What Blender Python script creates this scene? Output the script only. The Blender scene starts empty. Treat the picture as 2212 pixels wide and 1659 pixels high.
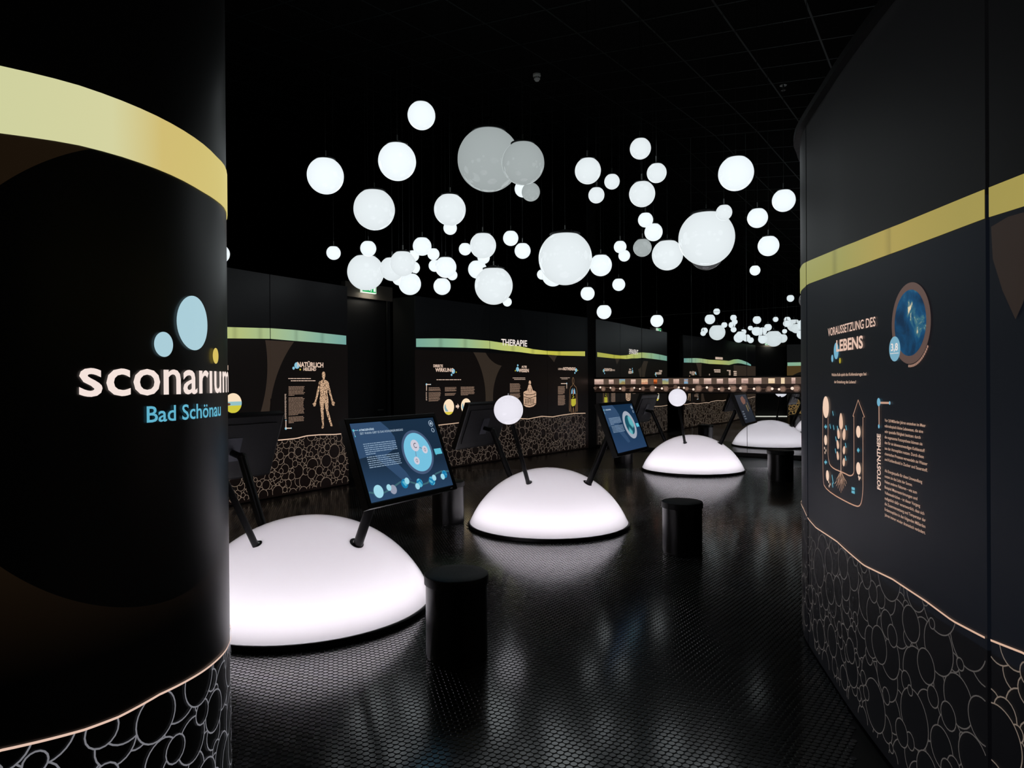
import bpy, bmesh, math, random
import numpy as np
from mathutils import Vector, Matrix
random.seed(7)
PI = math.pi
scn = bpy.context.scene
COL = scn.collection

# ------------------------------------------------------------------ camera
F = 1451.7 / 2212.0
cam_data = bpy.data.cameras.new('camera')
cam_data.sensor_width = 36.0
cam_data.lens = 36.0 * F
cam_data.clip_start = 0.05
cam_data.clip_end = 200
camera = bpy.data.objects.new('camera', cam_data)
COL.objects.link(camera)
PITCH, ROLL = -0.0034, -0.0067
camera.matrix_world = (Matrix.Translation((0, 0, 1.5)) @ Matrix.Rotation(PI / 2 + PITCH, 4, 'X')
                       @ Matrix.Rotation(ROLL, 4, 'Z'))
scn.camera = camera

# ------------------------------------------------------------------ world, exposure
world = bpy.data.worlds.new('world')
scn.world = world
world.use_nodes = True
world.node_tree.nodes['Background'].inputs['Color'].default_value = (0, 0, 0, 1)
scn.view_settings.view_transform = 'Standard'
scn.view_settings.look = 'None'
scn.view_settings.exposure = 0.0
scn.view_settings.gamma = 1.0
scn.view_settings.use_curve_mapping = False
scn.cycles.use_denoising = True
scn.cycles.max_bounces = 8
scn.cycles.diffuse_bounces = 3
scn.cycles.glossy_bounces = 6
scn.cycles.sample_clamp_indirect = 4.0


# ------------------------------------------------------------------ image rays (for measuring along the walls)
FP = 1451.7
_cp, _sp, _cr, _sr = math.cos(PITCH), math.sin(PITCH), math.cos(ROLL), math.sin(ROLL)


def ray(px, py):
    a, b = px - 1106, py - 829.5
    u, v = a * _cr + b * _sr, -a * _sr + b * _cr
    X, yc = u / FP, -v / FP
    return Vector((X, _cp - yc * _sp, _sp + yc * _cp))


CAM = Vector((0, 0, 1.5))


# ------------------------------------------------------------------ materials
def lin(c):
    return tuple((x / 255 / 12.92) if x / 255 <= 0.04045 else ((x / 255 + 0.055) / 1.055) ** 2.4 for x in c)


def new_mat(name):
    m = bpy.data.materials.new(name)
    m.use_nodes = True
    nt = m.node_tree
    for n in list(nt.nodes):
        nt.nodes.remove(n)
    out = nt.nodes.new('ShaderNodeOutputMaterial')
    return m, nt, out


def pbr(name, col, rough=0.5, metal=0.0, spec=0.5, noise=0.0, nscale=40.0, emit=None, estr=1.0, coat=0.0):
    m, nt, out = new_mat(name)
    b = nt.nodes.new('ShaderNodeBsdfPrincipled')
    c = lin(col)
    b.inputs['Base Color'].default_value = (*c, 1)
    b.inputs['Roughness'].default_value = rough
    b.inputs['Metallic'].default_value = metal
    b.inputs['Specular IOR Level'].default_value = spec
    b.inputs['Coat Weight'].default_value = coat
    b.inputs['Coat Roughness'].default_value = 0.03
    if emit:
        b.inputs['Emission Color'].default_value = (*lin(emit), 1)
        b.inputs['Emission Strength'].default_value = estr
    if noise:
        tc = nt.nodes.new('ShaderNodeTexCoord')
        n = nt.nodes.new('ShaderNodeTexNoise')
        n.inputs['Scale'].default_value = nscale
        n.inputs['Detail'].default_value = 4
        nt.links.new(tc.outputs['Object'], n.inputs['Vector'])
        r = nt.nodes.new('ShaderNodeMapRange')
        r.inputs['To Min'].default_value = max(0.02, rough - noise)
        r.inputs['To Max'].default_value = min(1, rough + noise)
        nt.links.new(n.outputs['Fac'], r.inputs['Value'])
        nt.links.new(r.outputs['Result'], b.inputs['Roughness'])
        bp = nt.nodes.new('ShaderNodeBump')
        bp.inputs['Strength'].default_value = 0.15
        bp.inputs['Distance'].default_value = 0.002
        nt.links.new(n.outputs['Fac'], bp.inputs['Height'])
        nt.links.new(bp.outputs['Normal'], b.inputs['Normal'])
    nt.links.new(b.outputs['BSDF'], out.inputs['Surface'])
    return m


_glow = {}


def glow(col, name='backlit print', base=(8, 8, 8)):
    """print on the light walls that gives off its own light"""
    k = (col, name)
    if k not in _glow:
        _glow[k] = pbr(name, base, 0.45, emit=col)
    return _glow[k]


def speckle_mat(name, ca, cb, scale, thr=0.5):
    m, nt, out = new_mat(name)
    tc = nt.nodes.new('ShaderNodeTexCoord')
    v = nt.nodes.new('ShaderNodeTexVoronoi')
    v.feature = 'DISTANCE_TO_EDGE'
    v.inputs['Scale'].default_value = scale
    nt.links.new(tc.outputs['Object'], v.inputs['Vector'])
    cr = nt.nodes.new('ShaderNodeValToRGB')
    cr.color_ramp.elements[0].position = thr * 0.4
    cr.color_ramp.elements[0].color = (*lin(ca), 1)
    cr.color_ramp.elements[1].position = thr
    cr.color_ramp.elements[1].color = (*lin(cb), 1)
    nt.links.new(v.outputs['Distance'], cr.inputs['Fac'])
    b = nt.nodes.new('ShaderNodeBsdfPrincipled')
    b.inputs['Base Color'].default_value = (0.003, 0.003, 0.003, 1)
    nt.links.new(cr.outputs['Color'], b.inputs['Emission Color'])
    b.inputs['Emission Strength'].default_value = 1
    nt.links.new(b.outputs['BSDF'], out.inputs['Surface'])
    return m


def ramp_mat(name, stops, uvaxis=0, bars=None):
    """backlit colour band: colour stops along the UV's u, faint joints between its light strips"""
    m, nt, out = new_mat(name)
    uv = nt.nodes.new('ShaderNodeUVMap')
    sp = nt.nodes.new('ShaderNodeSeparateXYZ')
    nt.links.new(uv.outputs['UV'], sp.inputs['Vector'])
    cr = nt.nodes.new('ShaderNodeValToRGB')
    els = cr.color_ramp.elements
    while len(els) > 1:
        els.remove(els[0])
    els[0].position, els[0].color = stops[0][0], (*lin(stops[0][1]), 1)
    for p, c in stops[1:]:
        e = els.new(p)
        e.color = (*lin(c), 1)
    nt.links.new(sp.outputs[uvaxis], cr.inputs['Fac'])
    b = nt.nodes.new('ShaderNodeBsdfPrincipled')
    b.inputs['Base Color'].default_value = (0.01, 0.01, 0.008, 1)
    b.inputs['Roughness'].default_value = 0.4
    nt.links.new(cr.outputs['Color'], b.inputs['Emission Color'])
    b.inputs['Emission Strength'].default_value = 1
    nt.links.new(b.outputs['BSDF'], out.inputs['Surface'])
    return m


def wall_print_mat(name, circles, dark, brown, rough=0.38, region=None, upper=None, uz=2.0, spec=0.5, estr=1.0, diffuse=(10, 10, 11), lz=0.8, low=None, lowz=0.74, fade=None):
    """dark printed light-box cloth: brown ground showing between big dark discs (UV in metres)"""
    m, nt, out = new_mat(name)
    N, L = nt.nodes, nt.links
    uv = N.new('ShaderNodeUVMap')
    inside = None
    for (cs, cz, r) in circles:
        sub = N.new('ShaderNodeVectorMath')
        sub.operation = 'DISTANCE'
        sub.inputs[1].default_value = (cs, cz, 0)
        L.new(uv.outputs['UV'], sub.inputs[0])
        lt = N.new('ShaderNodeMath')
        lt.operation = 'LESS_THAN'
        lt.inputs[1].default_value = r
        L.new(sub.outputs['Value'], lt.inputs[0])
        if inside is None:
            inside = lt
        else:
            mx = N.new('ShaderNodeMath')
            mx.operation = 'MAXIMUM'
            L.new(inside.outputs[0], mx.inputs[0])
            L.new(lt.outputs[0], mx.inputs[1])
            inside = mx
    sp = N.new('ShaderNodeSeparateXYZ')
    L.new(uv.outputs['UV'], sp.inputs['Vector'])
    if region:                      # brown only between s0..s1
        for op, val in (('LESS_THAN', region[0]), ('GREATER_THAN', region[1])):
            g = N.new('ShaderNodeMath')
            g.operation = op
            g.inputs[1].default_value = val
            L.new(sp.outputs['X'], g.inputs[0])
            mx = N.new('ShaderNodeMath')
            mx.operation = 'MAXIMUM'
            if inside is None:
                inside = g
            else:
                L.new(inside.outputs[0], mx.inputs[0])
                L.new(g.outputs[0], mx.inputs[1])
                inside = mx
    lo = N.new('ShaderNodeMath')
    lo.operation = 'LESS_THAN'
    lo.inputs[1].default_value = lz
    L.new(sp.outputs['Y'], lo.inputs[0])
    if inside is not None:
        mx = N.new('ShaderNodeMath')
        mx.operation = 'MAXIMUM'
        L.new(inside.outputs[0], mx.inputs[0])
        L.new(lo.outputs[0], mx.inputs[1])
        inside = mx
    up = N.new('ShaderNodeMath')
    up.operation = 'GREATER_THAN'
    up.inputs[1].default_value = uz
    L.new(sp.outputs['Y'], up.inputs[0])
    mixb = N.new('ShaderNodeMix')
    mixb.data_type = 'RGBA'
    mixb.inputs['A'].default_value = (*lin(brown), 1)
    mixb.inputs['B'].default_value = (*lin(dark), 1)
    if inside is not None:
        L.new(inside.outputs[0], mixb.inputs['Factor'])
    mixu = N.new('ShaderNodeMix')
    mixu.data_type = 'RGBA'
    L.new(up.outputs[0], mixu.inputs['Factor'])
    L.new(mixb.outputs['Result'], mixu.inputs['A'])
    mixc = N.new('ShaderNodeMix')
    mixc.data_type = 'RGBA'
    mixc.inputs['A'].default_value = (*lin(upper or dark), 1)
    mixc.inputs['B'].default_value = (*[x * 0.85 for x in lin(upper or dark)], 1)
    if inside is not None:
        L.new(inside.outputs[0], mixc.inputs['Factor'])
    L.new(mixc.outputs['Result'], mixu.inputs['B'])
    if fade:        # the brown print runs out into black downwards
        fr_ = N.new('ShaderNodeMapRange')
        fr_.inputs['From Min'].default_value, fr_.inputs['From Max'].default_value = fade
        L.new(sp.outputs['Y'], fr_.inputs['Value'])
        m3 = N.new('ShaderNodeMix')
        m3.data_type = 'RGBA'
        m3.inputs['A'].default_value = (*lin(dark), 1)
        L.new(fr_.outputs['Result'], m3.inputs['Factor'])
        L.new(mixu.outputs['Result'], m3.inputs['B'])
        mixu = m3
    if low:
        ll = N.new('ShaderNodeMath')
        ll.operation = 'LESS_THAN'
        ll.inputs[1].default_value = lowz
        L.new(sp.outputs['Y'], ll.inputs[0])
        m2 = N.new('ShaderNodeMix')
        m2.data_type = 'RGBA'
        m2.inputs['B'].default_value = (*lin(low), 1)
        L.new(ll.outputs[0], m2.inputs['Factor'])
        L.new(mixu.outputs['Result'], m2.inputs['A'])
        mixu = m2
    b = N.new('ShaderNodeBsdfPrincipled')
    b.inputs['Base Color'].default_value = (*lin(diffuse), 1)
    b.inputs['Roughness'].default_value = rough
    b.inputs['Specular IOR Level'].default_value = spec
    L.new(mixu.outputs['Result'], b.inputs['Emission Color'])
    b.inputs['Emission Strength'].default_value = estr
    L.new(b.outputs['BSDF'], out.inputs['Surface'])
    return m


M = {}
M['black'] = pbr('black paint', (9, 9, 10), 0.6, noise=0.1)
M['void'] = pbr('matt black paint', (3, 3, 3), 0.9, spec=0.2)
M['core'] = pbr('dark panel edge', (10, 10, 11), 0.7)
M['rubber'] = pbr('black studded rubber', (6, 6, 8), 0.2, spec=.5)
for _n in M['rubber'].node_tree.nodes:
    if _n.type == 'BSDF_PRINCIPLED':
        _n.inputs['IOR'].default_value = 1.45
        _n.inputs['Coat Weight'].default_value = 0.9
        _n.inputs['Coat IOR'].default_value = 1.66
        _n.inputs['Coat Roughness'].default_value = 0.13
M['rubber_base'] = pbr('black rubber ground', (5, 5, 7), 0.32, spec=0.6)
M['metal_black'] = pbr('black powder coated metal', (16, 16, 18), 0.38, noise=0.06)
M['housing'] = pbr('black monitor plastic', (13, 13, 15), 0.42)
M['back_plate'] = pbr('dark grey monitor back', (15, 15, 19), 0.5, noise=0.05)
M['vesa'] = pbr('grey steel plate', (92, 94, 102), 0.45, metal=0.6)
M['leather'] = pbr('black leatherette', (10, 10, 11), 0.55, noise=0.12, nscale=160)
M['stool_side'] = pbr('black lacquer', (11, 11, 13), 0.33, spec=0.6)
M['mirror_gap'] = pbr('grey mirror edge', (120, 124, 124), 0.5)
M['plate'] = pbr('grey print surround', (70, 70, 72), 0.5)
M['cable'] = pbr('black cable', (34, 36, 36), 0.5)
M['cap'] = pbr('black lamp cap', (12, 12, 13), 0.4)
M['hook'] = pbr('steel cable clamp', (130, 132, 130), 0.35, metal=0.9)
M['ceil'] = pbr('black ceiling tile', (3, 3, 3), 0.9, spec=0.15)
M['tbar'] = pbr('dark ceiling grid', (24, 34, 36), 0.5)
M['white_plastic'] = pbr('white plastic', (238, 238, 236), 0.5)
M['beige'] = pbr('beige plasterboard', (86, 80, 72), 0.8, noise=0.05)
M['door'] = pbr('dark door leaf', (8, 9, 9), 0.6)

m, nt, out = new_mat('mirror glass')
g = nt.nodes.new('ShaderNodeBsdfPrincipled')
g.inputs['Base Color'].default_value = (0.80, 0.83, 0.83, 1)
g.inputs['Metallic'].default_value = 1
g.inputs['Roughness'].default_value = 0.0
nt.links.new(g.outputs[0], out.inputs['Surface'])
M['mirror'] = m


def dome_mat():
    m, nt, out = new_mat('opal acrylic shell')
    t = nt.nodes.new('ShaderNodeBsdfTranslucent')
    t.inputs['Color'].default_value = (0.88, 0.845, 0.905, 1)
    gl = nt.nodes.new('ShaderNodeBsdfGlossy')
    gl.inputs['Roughness'].default_value = 0.02
    fr = nt.nodes.new('ShaderNodeFresnel')
    fr.inputs['IOR'].default_value = 1.45
    mx = nt.nodes.new('ShaderNodeMixShader')
    nt.links.new(fr.outputs[0], mx.inputs[0])
    nt.links.new(t.outputs[0], mx.inputs[1])
    nt.links.new(gl.outputs[0], mx.inputs[2])
    nt.links.new(mx.outputs[0], out.inputs['Surface'])
    return m


M['dome'] = dome_mat()


def globe_mat(name, col, s=1.0):
    m, nt, out = new_mat(name)
    N, L = nt.nodes, nt.links
    b = N.new('ShaderNodeBsdfPrincipled')
    b.inputs['Base Color'].default_value = (0.02, 0.02, 0.02, 1)
    b.inputs['Roughness'].default_value = 0.06
    b.inputs['Specular IOR Level'].default_value = 0.5
    # opal glass around one lamp: dimming towards the rim is put into the emission
    lw = N.new('ShaderNodeLayerWeight')
    lw.inputs['Blend'].default_value = 0.35
    mp = N.new('ShaderNodeMapRange')
    mp.inputs['From Min'].default_value = 0.0
    mp.inputs['From Max'].default_value = 1.0
    mp.inputs['To Min'].default_value = 1.06 * s
    mp.inputs['To Max'].default_value = 0.86 * s
    L.new(lw.outputs['Facing'], mp.inputs['Value'])
    b.inputs['Emission Color'].default_value = (*lin(col), 1)
    L.new(mp.outputs['Result'], b.inputs['Emission Strength'])
    L.new(b.outputs[0], out.inputs['Surface'])
    return m


M['g_bright'] = globe_mat('bright opal glass', (241, 250, 254), 1.0)
M['g_mid'] = globe_mat('opal glass', (230, 238, 241), 0.98)
M['g_dim'] = globe_mat('dimmed opal glass', (160, 168, 168), 1.0)
M['g_dark'] = globe_mat('unlit opal glass with painted glow', (78, 78, 80), 0.8)  # faint glow painted into the glass of balls that are off
M['g_lamp'] = globe_mat('station ball opal glass', (231, 228, 238), 1.0)


# ------------------------------------------------------------------ mesh helpers
class MB:
    def __init__(self):
        self.v, self.f, self.uv = [], [], {}

    def add(self, vs, fs, uvs=None):
        o = len(self.v)
        self.v += [tuple(p) for p in vs]
        if uvs is not None:
            for i, q in enumerate(uvs):
                self.uv[o + i] = q
        self.f += [tuple(i + o for i in f) for f in fs]
        return self

    def box(self, c, s, rot=None):
        x, y, z = s[0] / 2, s[1] / 2, s[2] / 2
        vs = [Vector((a * x, b * y, d * z)) for d in (-1, 1) for b in (-1, 1) for a in (-1, 1)]
        if rot:
            vs = [rot @ p for p in vs]
        vs = [p + Vector(c) for p in vs]
        return self.add(vs, [(0, 2, 3, 1), (4, 5, 7, 6), (0, 1, 5, 4), (2, 6, 7, 3), (0, 4, 6, 2), (1, 3, 7, 5)])

    def lathe(self, prof, n=32, mat=None, caps=True):
        """prof: [(r, z)...] ; mat transforms"""
        mat = mat or Matrix.Identity(4)
        vs, fs = [], []
        for r, z in prof:
            for k in range(n):
                a = 2 * PI * k / n
                vs.append(mat @ Vector((r * math.cos(a), r * math.sin(a), z)))
        for i in range(len(prof) - 1):
            for k in range(n):
                k2 = (k + 1) % n
                fs.append((i * n + k, i * n + k2, (i + 1) * n + k2, (i + 1) * n + k))
        if caps:
            if prof[0][0] > 1e-5:
                fs.append(tuple(reversed(range(n))))
            if prof[-1][0] > 1e-5:
                fs.append(tuple(range((len(prof) - 1) * n, len(prof) * n)))
        return self.add(vs, fs)

    def rod(self, a, b, r, n=12, r2=None):
        a, b = Vector(a), Vector(b)
        d = b - a
        q = d.to_track_quat('Z', 'Y').to_matrix().to_4x4()
        return self.lathe([(r, 0), (r2 or r, d.length)], n, Matrix.Translation(a) @ q)

    def build(self, name, mat, parent=None, smooth=False, loc=None):
        me = bpy.data.meshes.new(name)
        me.from_pydata(self.v, [], self.f)
        if self.uv:
            l = me.uv_layers.new(name='UVMap')
            idx = np.empty(len(me.loops), int)
            me.loops.foreach_get('vertex_index', idx)
            arr = np.array([self.uv.get(i, (0, 0)) for i in range(len(self.v))])
            l.data.foreach_set('uv', arr[idx].ravel())
        if mat:
            me.materials.append(mat)
        if smooth:
            me.polygons.foreach_set('use_smooth', [True] * len(me.polygons))
            try:
                me.set_sharp_from_angle(angle=math.radians(smooth if smooth is not True else 40))
            except Exception:
                pass
        me.update()
        return link(name, me, parent)


def link(name, me, parent=None):
    o = bpy.data.objects.new(name, me)
    COL.objects.link(o)
    if parent:
        o.parent = parent
    return o


def empty(name, loc=(0, 0, 0), rz=0.0, parent=None):
    o = bpy.data.objects.new(name, None)
    COL.objects.link(o)
    o.location = loc
    o.rotation_euler = (0, 0, rz)
    o.empty_display_size = 0.1
    if parent:
        o.parent = parent
    return o


def tag(o, label=None, cat=None, group=None, kind=None):
    if label:
        o['label'] = label
    if cat:
        o['category'] = cat
    if group:
        o['group'] = group
    if kind:
        o['kind'] = kind
    return o


_font_cache = {}


def text_polys(txt, bold=0.0, maxedge=None):
    """outline of a line of lettering, cap height and width measured: verts (x, y) and faces"""
    k = (txt, bold)
    if k in _font_cache:
        return _font_cache[k]
    cu = bpy.data.curves.new('lettering', 'FONT')
    cu.body = txt
    cu.size = 1.0
    cu.resolution_u = 3
    cu.offset = bold
    ob = bpy.data.objects.new('lettering', cu)
    COL.objects.link(ob)
    bpy.context.view_layer.update()
    dg = bpy.context.evaluated_depsgraph_get()
    me = bpy.data.meshes.new_from_object(ob.evaluated_get(dg))
    bpy.data.objects.remove(ob)
    bpy.data.curves.remove(cu)
    bm = bmesh.new()
    bm.from_mesh(me)
    bpy.data.meshes.remove(me)
    bmesh.ops.remove_doubles(bm, verts=bm.verts, dist=1e-4)
    vs = [tuple(v.co.xy) for v in bm.verts]
    fs = [tuple(v.index for v in f.verts) for f in bm.faces]
    bm.free()
    a = np.array(vs) if vs else np.zeros((1, 2))
    r = (a, fs, a[:, 0].min(), a[:, 0].max())
    _font_cache[k] = r
    return r


CAPH = 0.70   # cap height of the built-in face at size 1


class Surf:
    """something printed on: P(s, z, off) gives the point in the room, s along, z up"""

    def mb(self, mat, name='print'):
        return MB()

    def quad_strip(self, mb, pts, w, off):
        """polyline in (s, z) drawn w wide"""
        n = len(pts)
        vs, fs = [], []
        for i, (s, z) in enumerate(pts):
            a = pts[max(0, i - 1)]
            b = pts[min(n - 1, i + 1)]
            dx, dz = b[0] - a[0], b[1] - a[1]
            l = math.hypot(dx, dz) or 1
            nx, nz = -dz / l * w / 2, dx / l * w / 2
            vs += [self.P(s + nx, z + nz, off), self.P(s - nx, z - nz, off)]
            if i:
                k = 2 * i
                fs.append((k - 2, k - 1, k + 1, k))
        mb.add(vs, fs)

    def ellipse(self, mb, cs, cz, rs, rz, off, n=28):
        vs = [self.P(cs, cz, off)] + [self.P(cs + rs * math.cos(2 * PI * k / n), cz + rz * math.sin(2 * PI * k / n), off) for k in range(n)]
        mb.add(vs, [(0, 1 + k, 1 + (k + 1) % n) for k in range(n)])

    def rect(self, mb, s0, z0, s1, z1, off):
        n = max(1, int(abs(s1 - s0) / 0.04))
        vs, fs = [], []
        for i in range(n + 1):
            s = s0 + (s1 - s0) * i / n
            vs += [self.P(s, z0, off), self.P(s, z1, off)]
            if i:
                k = 2 * i
                fs.append((k - 2, k, k + 1, k - 1))
        mb.add(vs, fs)

    def poly(self, mb, pts, off):
        mb.add([self.P(s, z, off) for s, z in pts], [tuple(range(len(pts)))])

    def text(self, mb, txt, s0, s1, z0, h, off, bold=0.0, vertical=False):
        """a line of lettering from s0 to s1, its capitals h high on the baseline z0"""
        a, fs, x0, x1 = text_polys(txt, bold)
        if not fs:
            return
        if vertical:     # reads upwards: s0 = baseline side, z0..s1 run
            k = (s1) / (x1 - x0)
            vs = [self.P(s0 - y / CAPH * h, z0 + (x - x0) * k, off) for x, y in a]
        else:
            k = (s1 - s0) / (x1 - x0)
            vs = [self.P(s0 + (x - x0) * k, z0 + y / CAPH * h, off) for x, y in a]
        mb.add(vs, fs)

    def dashes(self, mb, s0, s1, z0, z1, lines, off, rng, h=None, last=0.6, lean=0.0):
        """body copy too small to read: rows of short word-long strokes"""
        dz = (z1 - z0) / lines
        h = h or dz * 0.36
        for i in range(lines):
            z = z1 - dz * (i + 0.5)
            e = s1 - (s1 - s0) * rng.uniform(0, 0.14)
            if i == lines - 1:
                e = s0 + (s1 - s0) * last
            s = s0
            while s < e - 0.004:
                w = rng.uniform(0.018, 0.07) * (s1 - s0) / 0.35
                t = min(s + w, e)
                mb.add([self.P(s, z - h / 2, off), self.P(t, z - h / 2, off), self.P(t, z + h / 2, off), self.P(s, z + h / 2, off)], [(0, 1, 2, 3)])
                s = t + 0.006 * (s1 - s0) / 0.35


def catmull(pts, step=0.04):
    p = [Vector(q) for q in pts]
    p = [p[0] * 2 - p[1]] + p + [p[-1] * 2 - p[-2]]
    out_ = []
    for i in range(1, len(p) - 2):
        L_ = (p[i + 1] - p[i]).length
        n = max(1, int(L_ / step))
        for k in range(n):
            t = k / n
            a, b, c, d = p[i - 1], p[i], p[i + 1], p[i + 2]
            out_.append(0.5 * ((2 * b) + (c - a) * t + (2 * a - 5 * b + 4 * c - d) * t * t + (3 * b - a - 3 * c + d) * t ** 3))
    out_.append(p[-2])
    return out_


class Wall(Surf):
    """curved upright wall; its path runs so that the room lies on the path's right"""
    H = 2.92

    def __init__(self, pts, smooth=True, step=0.04):
        self.p = catmull([(a, b) for a, b in pts], step) if smooth else [Vector(q) for q in pts]
        self.s = [0.0]
        for a, b in zip(self.p, self.p[1:]):
            self.s.append(self.s[-1] + (b - a).length)
        self.L = self.s[-1]
        self.sa = np.array(self.s)
        self.pa = np.array([tuple(q) for q in self.p])
        d = np.gradient(self.pa, axis=0)
        d /= np.linalg.norm(d, axis=1)[:, None]
        self.na = np.stack([d[:, 1], -d[:, 0]], 1)

    def xy(self, s):
        return np.interp(s, self.sa, self.pa[:, 0]), np.interp(s, self.sa, self.pa[:, 1])

    def P(self, s, z, off=0.0):
        x, y = self.xy(s)
        if s > self.L:
            d = self.pa[-1] - self.pa[-2]
            d /= np.linalg.norm(d)
            x, y = x + d[0] * (s - self.L), y + d[1] * (s - self.L)
        if s < 0:
            d = self.pa[1] - self.pa[0]
            d /= np.linalg.norm(d)
            x, y = x + d[0] * s, y + d[1] * s
        nx, ny = np.interp(s, self.sa, self.na[:, 0]), np.interp(s, self.sa, self.na[:, 1])
        return Vector((x + nx * off, y + ny * off, z))

    def hit_mirror(self, px, py):
        """the same for a place seen in the mirror wall"""
        n = Vector((math.sin(0.6149), math.cos(0.6149), 0))
        r = ray(px, py)
        r = r - n * (2 * r.dot(n))
        o = CAM - n * (2 * (CAM.dot(n) - 13.4184))
        best = None
        for i in range(len(self.p) - 1):
            a, b = self.p[i] - o.xy, self.p[i + 1] - o.xy
            d = b - a
            det = r.x * (-d.y) + d.x * r.y
            if abs(det) < 1e-9:
                continue
            t = (a.x * (-d.y) + d.x * a.y) / det
            k = (r.x * a.y - r.y * a.x) / det
            if t > 0 and -1e-3 <= k <= 1 + 1e-3 and (best is None or t < best[0]):
                best = (t, self.s[i] + k * d.length, 1.5 + t * r.z)
        return best[1:] if best else (0.0, 1.5 + 26 * r.z)

    def hit(self, px, py):
        """where the sight line of a photo pixel meets the wall: (s, z)"""
        r = ray(px, py)
        best = None
        for i in range(len(self.p) - 1):
            a, b = self.p[i], self.p[i + 1]
            d = b - a
            det = r.x * (-d.y) + d.x * r.y
            if abs(det) < 1e-9:
                continue
            t = (a.x * (-d.y) + d.x * a.y) / det
            k = (r.x * a.y - r.y * a.x) / det
            if t > 0 and -1e-3 <= k <= 1 + 1e-3:
                if best is None or t < best[0]:
                    best = (t, self.s[i] + k * d.length, 1.5 + t * r.z)
        if best is None:   # past the ends: nearest end
            e = min((0, len(self.p) - 1), key=lambda i: abs(self.p[i].x / self.p[i].y - r.x / r.y))
            t = self.p[e].y / r.y
            best = (t, self.s[e], 1.5 + t * r.z)
        return best[1], best[2]

    def sheet(self, s0, s1, z0, z1, off, thick, uv=True, ztop=None, zbot=None):
        """a curved board between two places on the wall"""
        n = max(1, int(round((s1 - s0) / 0.05)))
        mb = MB()
        vs, fs, uvs = [], [], []
        for i in range(n + 1):
            s = s0 + (s1 - s0) * i / n
            zt = ztop(s) if ztop else z1
            zb = zbot(s) if zbot else z0
            vs += [self.P(s, zb, off), self.P(s, zt, off), self.P(s, zt, off - thick), self.P(s, zb, off - thick)]
            uvs += [(s, zb), (s, zt), (s, zt), (s, zb)]
            if i:
                a, b = 4 * (i - 1), 4 * i
                fs += [(a, b, b + 1, a + 1), (a + 1, b + 1, b + 2, a + 2), (a + 2, b + 2, b + 3, a + 3), (a + 3, b + 3, b, a)]
        fs += [(0, 1, 2, 3), (4 * n + 3, 4 * n + 2, 4 * n + 1, 4 * n)]
        mb.add(vs, fs, uvs)
        return mb


def ipl(xs, ys):
    return lambda s: float(np.interp(s, xs, ys))


# ------------------------------------------------------------------ the room shell
def struct(o, label=None, cat=None):
    o['kind'] = 'structure'
    if label:
        o['label'] = label
        o['category'] = cat
    return o


# floor: black rubber with round studs
floor = MB().add([(-10, -3, 0), (8, -3, 0), (8, 17.5, 0), (-10, 17.5, 0), (-10, -3, -0.1), (8, -3, -0.1), (8, 17.5, -0.1), (-10, 17.5, -0.1)],
                 [(0, 1, 2, 3), (7, 6, 5, 4), (0, 4, 5, 1), (1, 5, 6, 2), (2, 6, 7, 3), (3, 7, 4, 0)]).build('floor', M['rubber_base'])
struct(floor, 'glossy black rubber floor covered in small round studs', 'floor')

DOMES = [(-1.395, 4.57), (0.375, 7.067), (3.018, 11.266)]


def stud_points():
    th = math.radians(14.5)
    e1 = np.array([-math.sin(th), math.cos(th)]) * 0.036
    e2 = np.array([math.cos(th), math.sin(th)]) * 0.0245 + e1 * 0.5
    I, J = np.meshgrid(np.arange(-420, 560), np.arange(-420, 420), indexing='ij')
    P = I[..., None] * e1 + J[..., None] * e2
    P = P.reshape(-1, 2)
    x, y = P[:, 0], P[:, 1]
    ok = (y > 2.3) & (y < 11.5) & (x > -0.53 * y - 0.15) & (x < 0.47 * y + 0.1)
    ok &= ~((y < 3.9) & (x > 1.30 + 0.09 * y))
    ok &= ((x + 1.63) ** 2 + (y - 1.93) ** 2) > 0.8 ** 2
    for dx, dy in DOMES:
        ok &= ((x - dx) ** 2 + (y - dy) ** 2) > 0.86 ** 2
    # in front of the left walls
    ok &= ~((y > 7.5) & (x < -3.3 + (y - 8) * 0.62))
    return P[ok]


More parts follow.
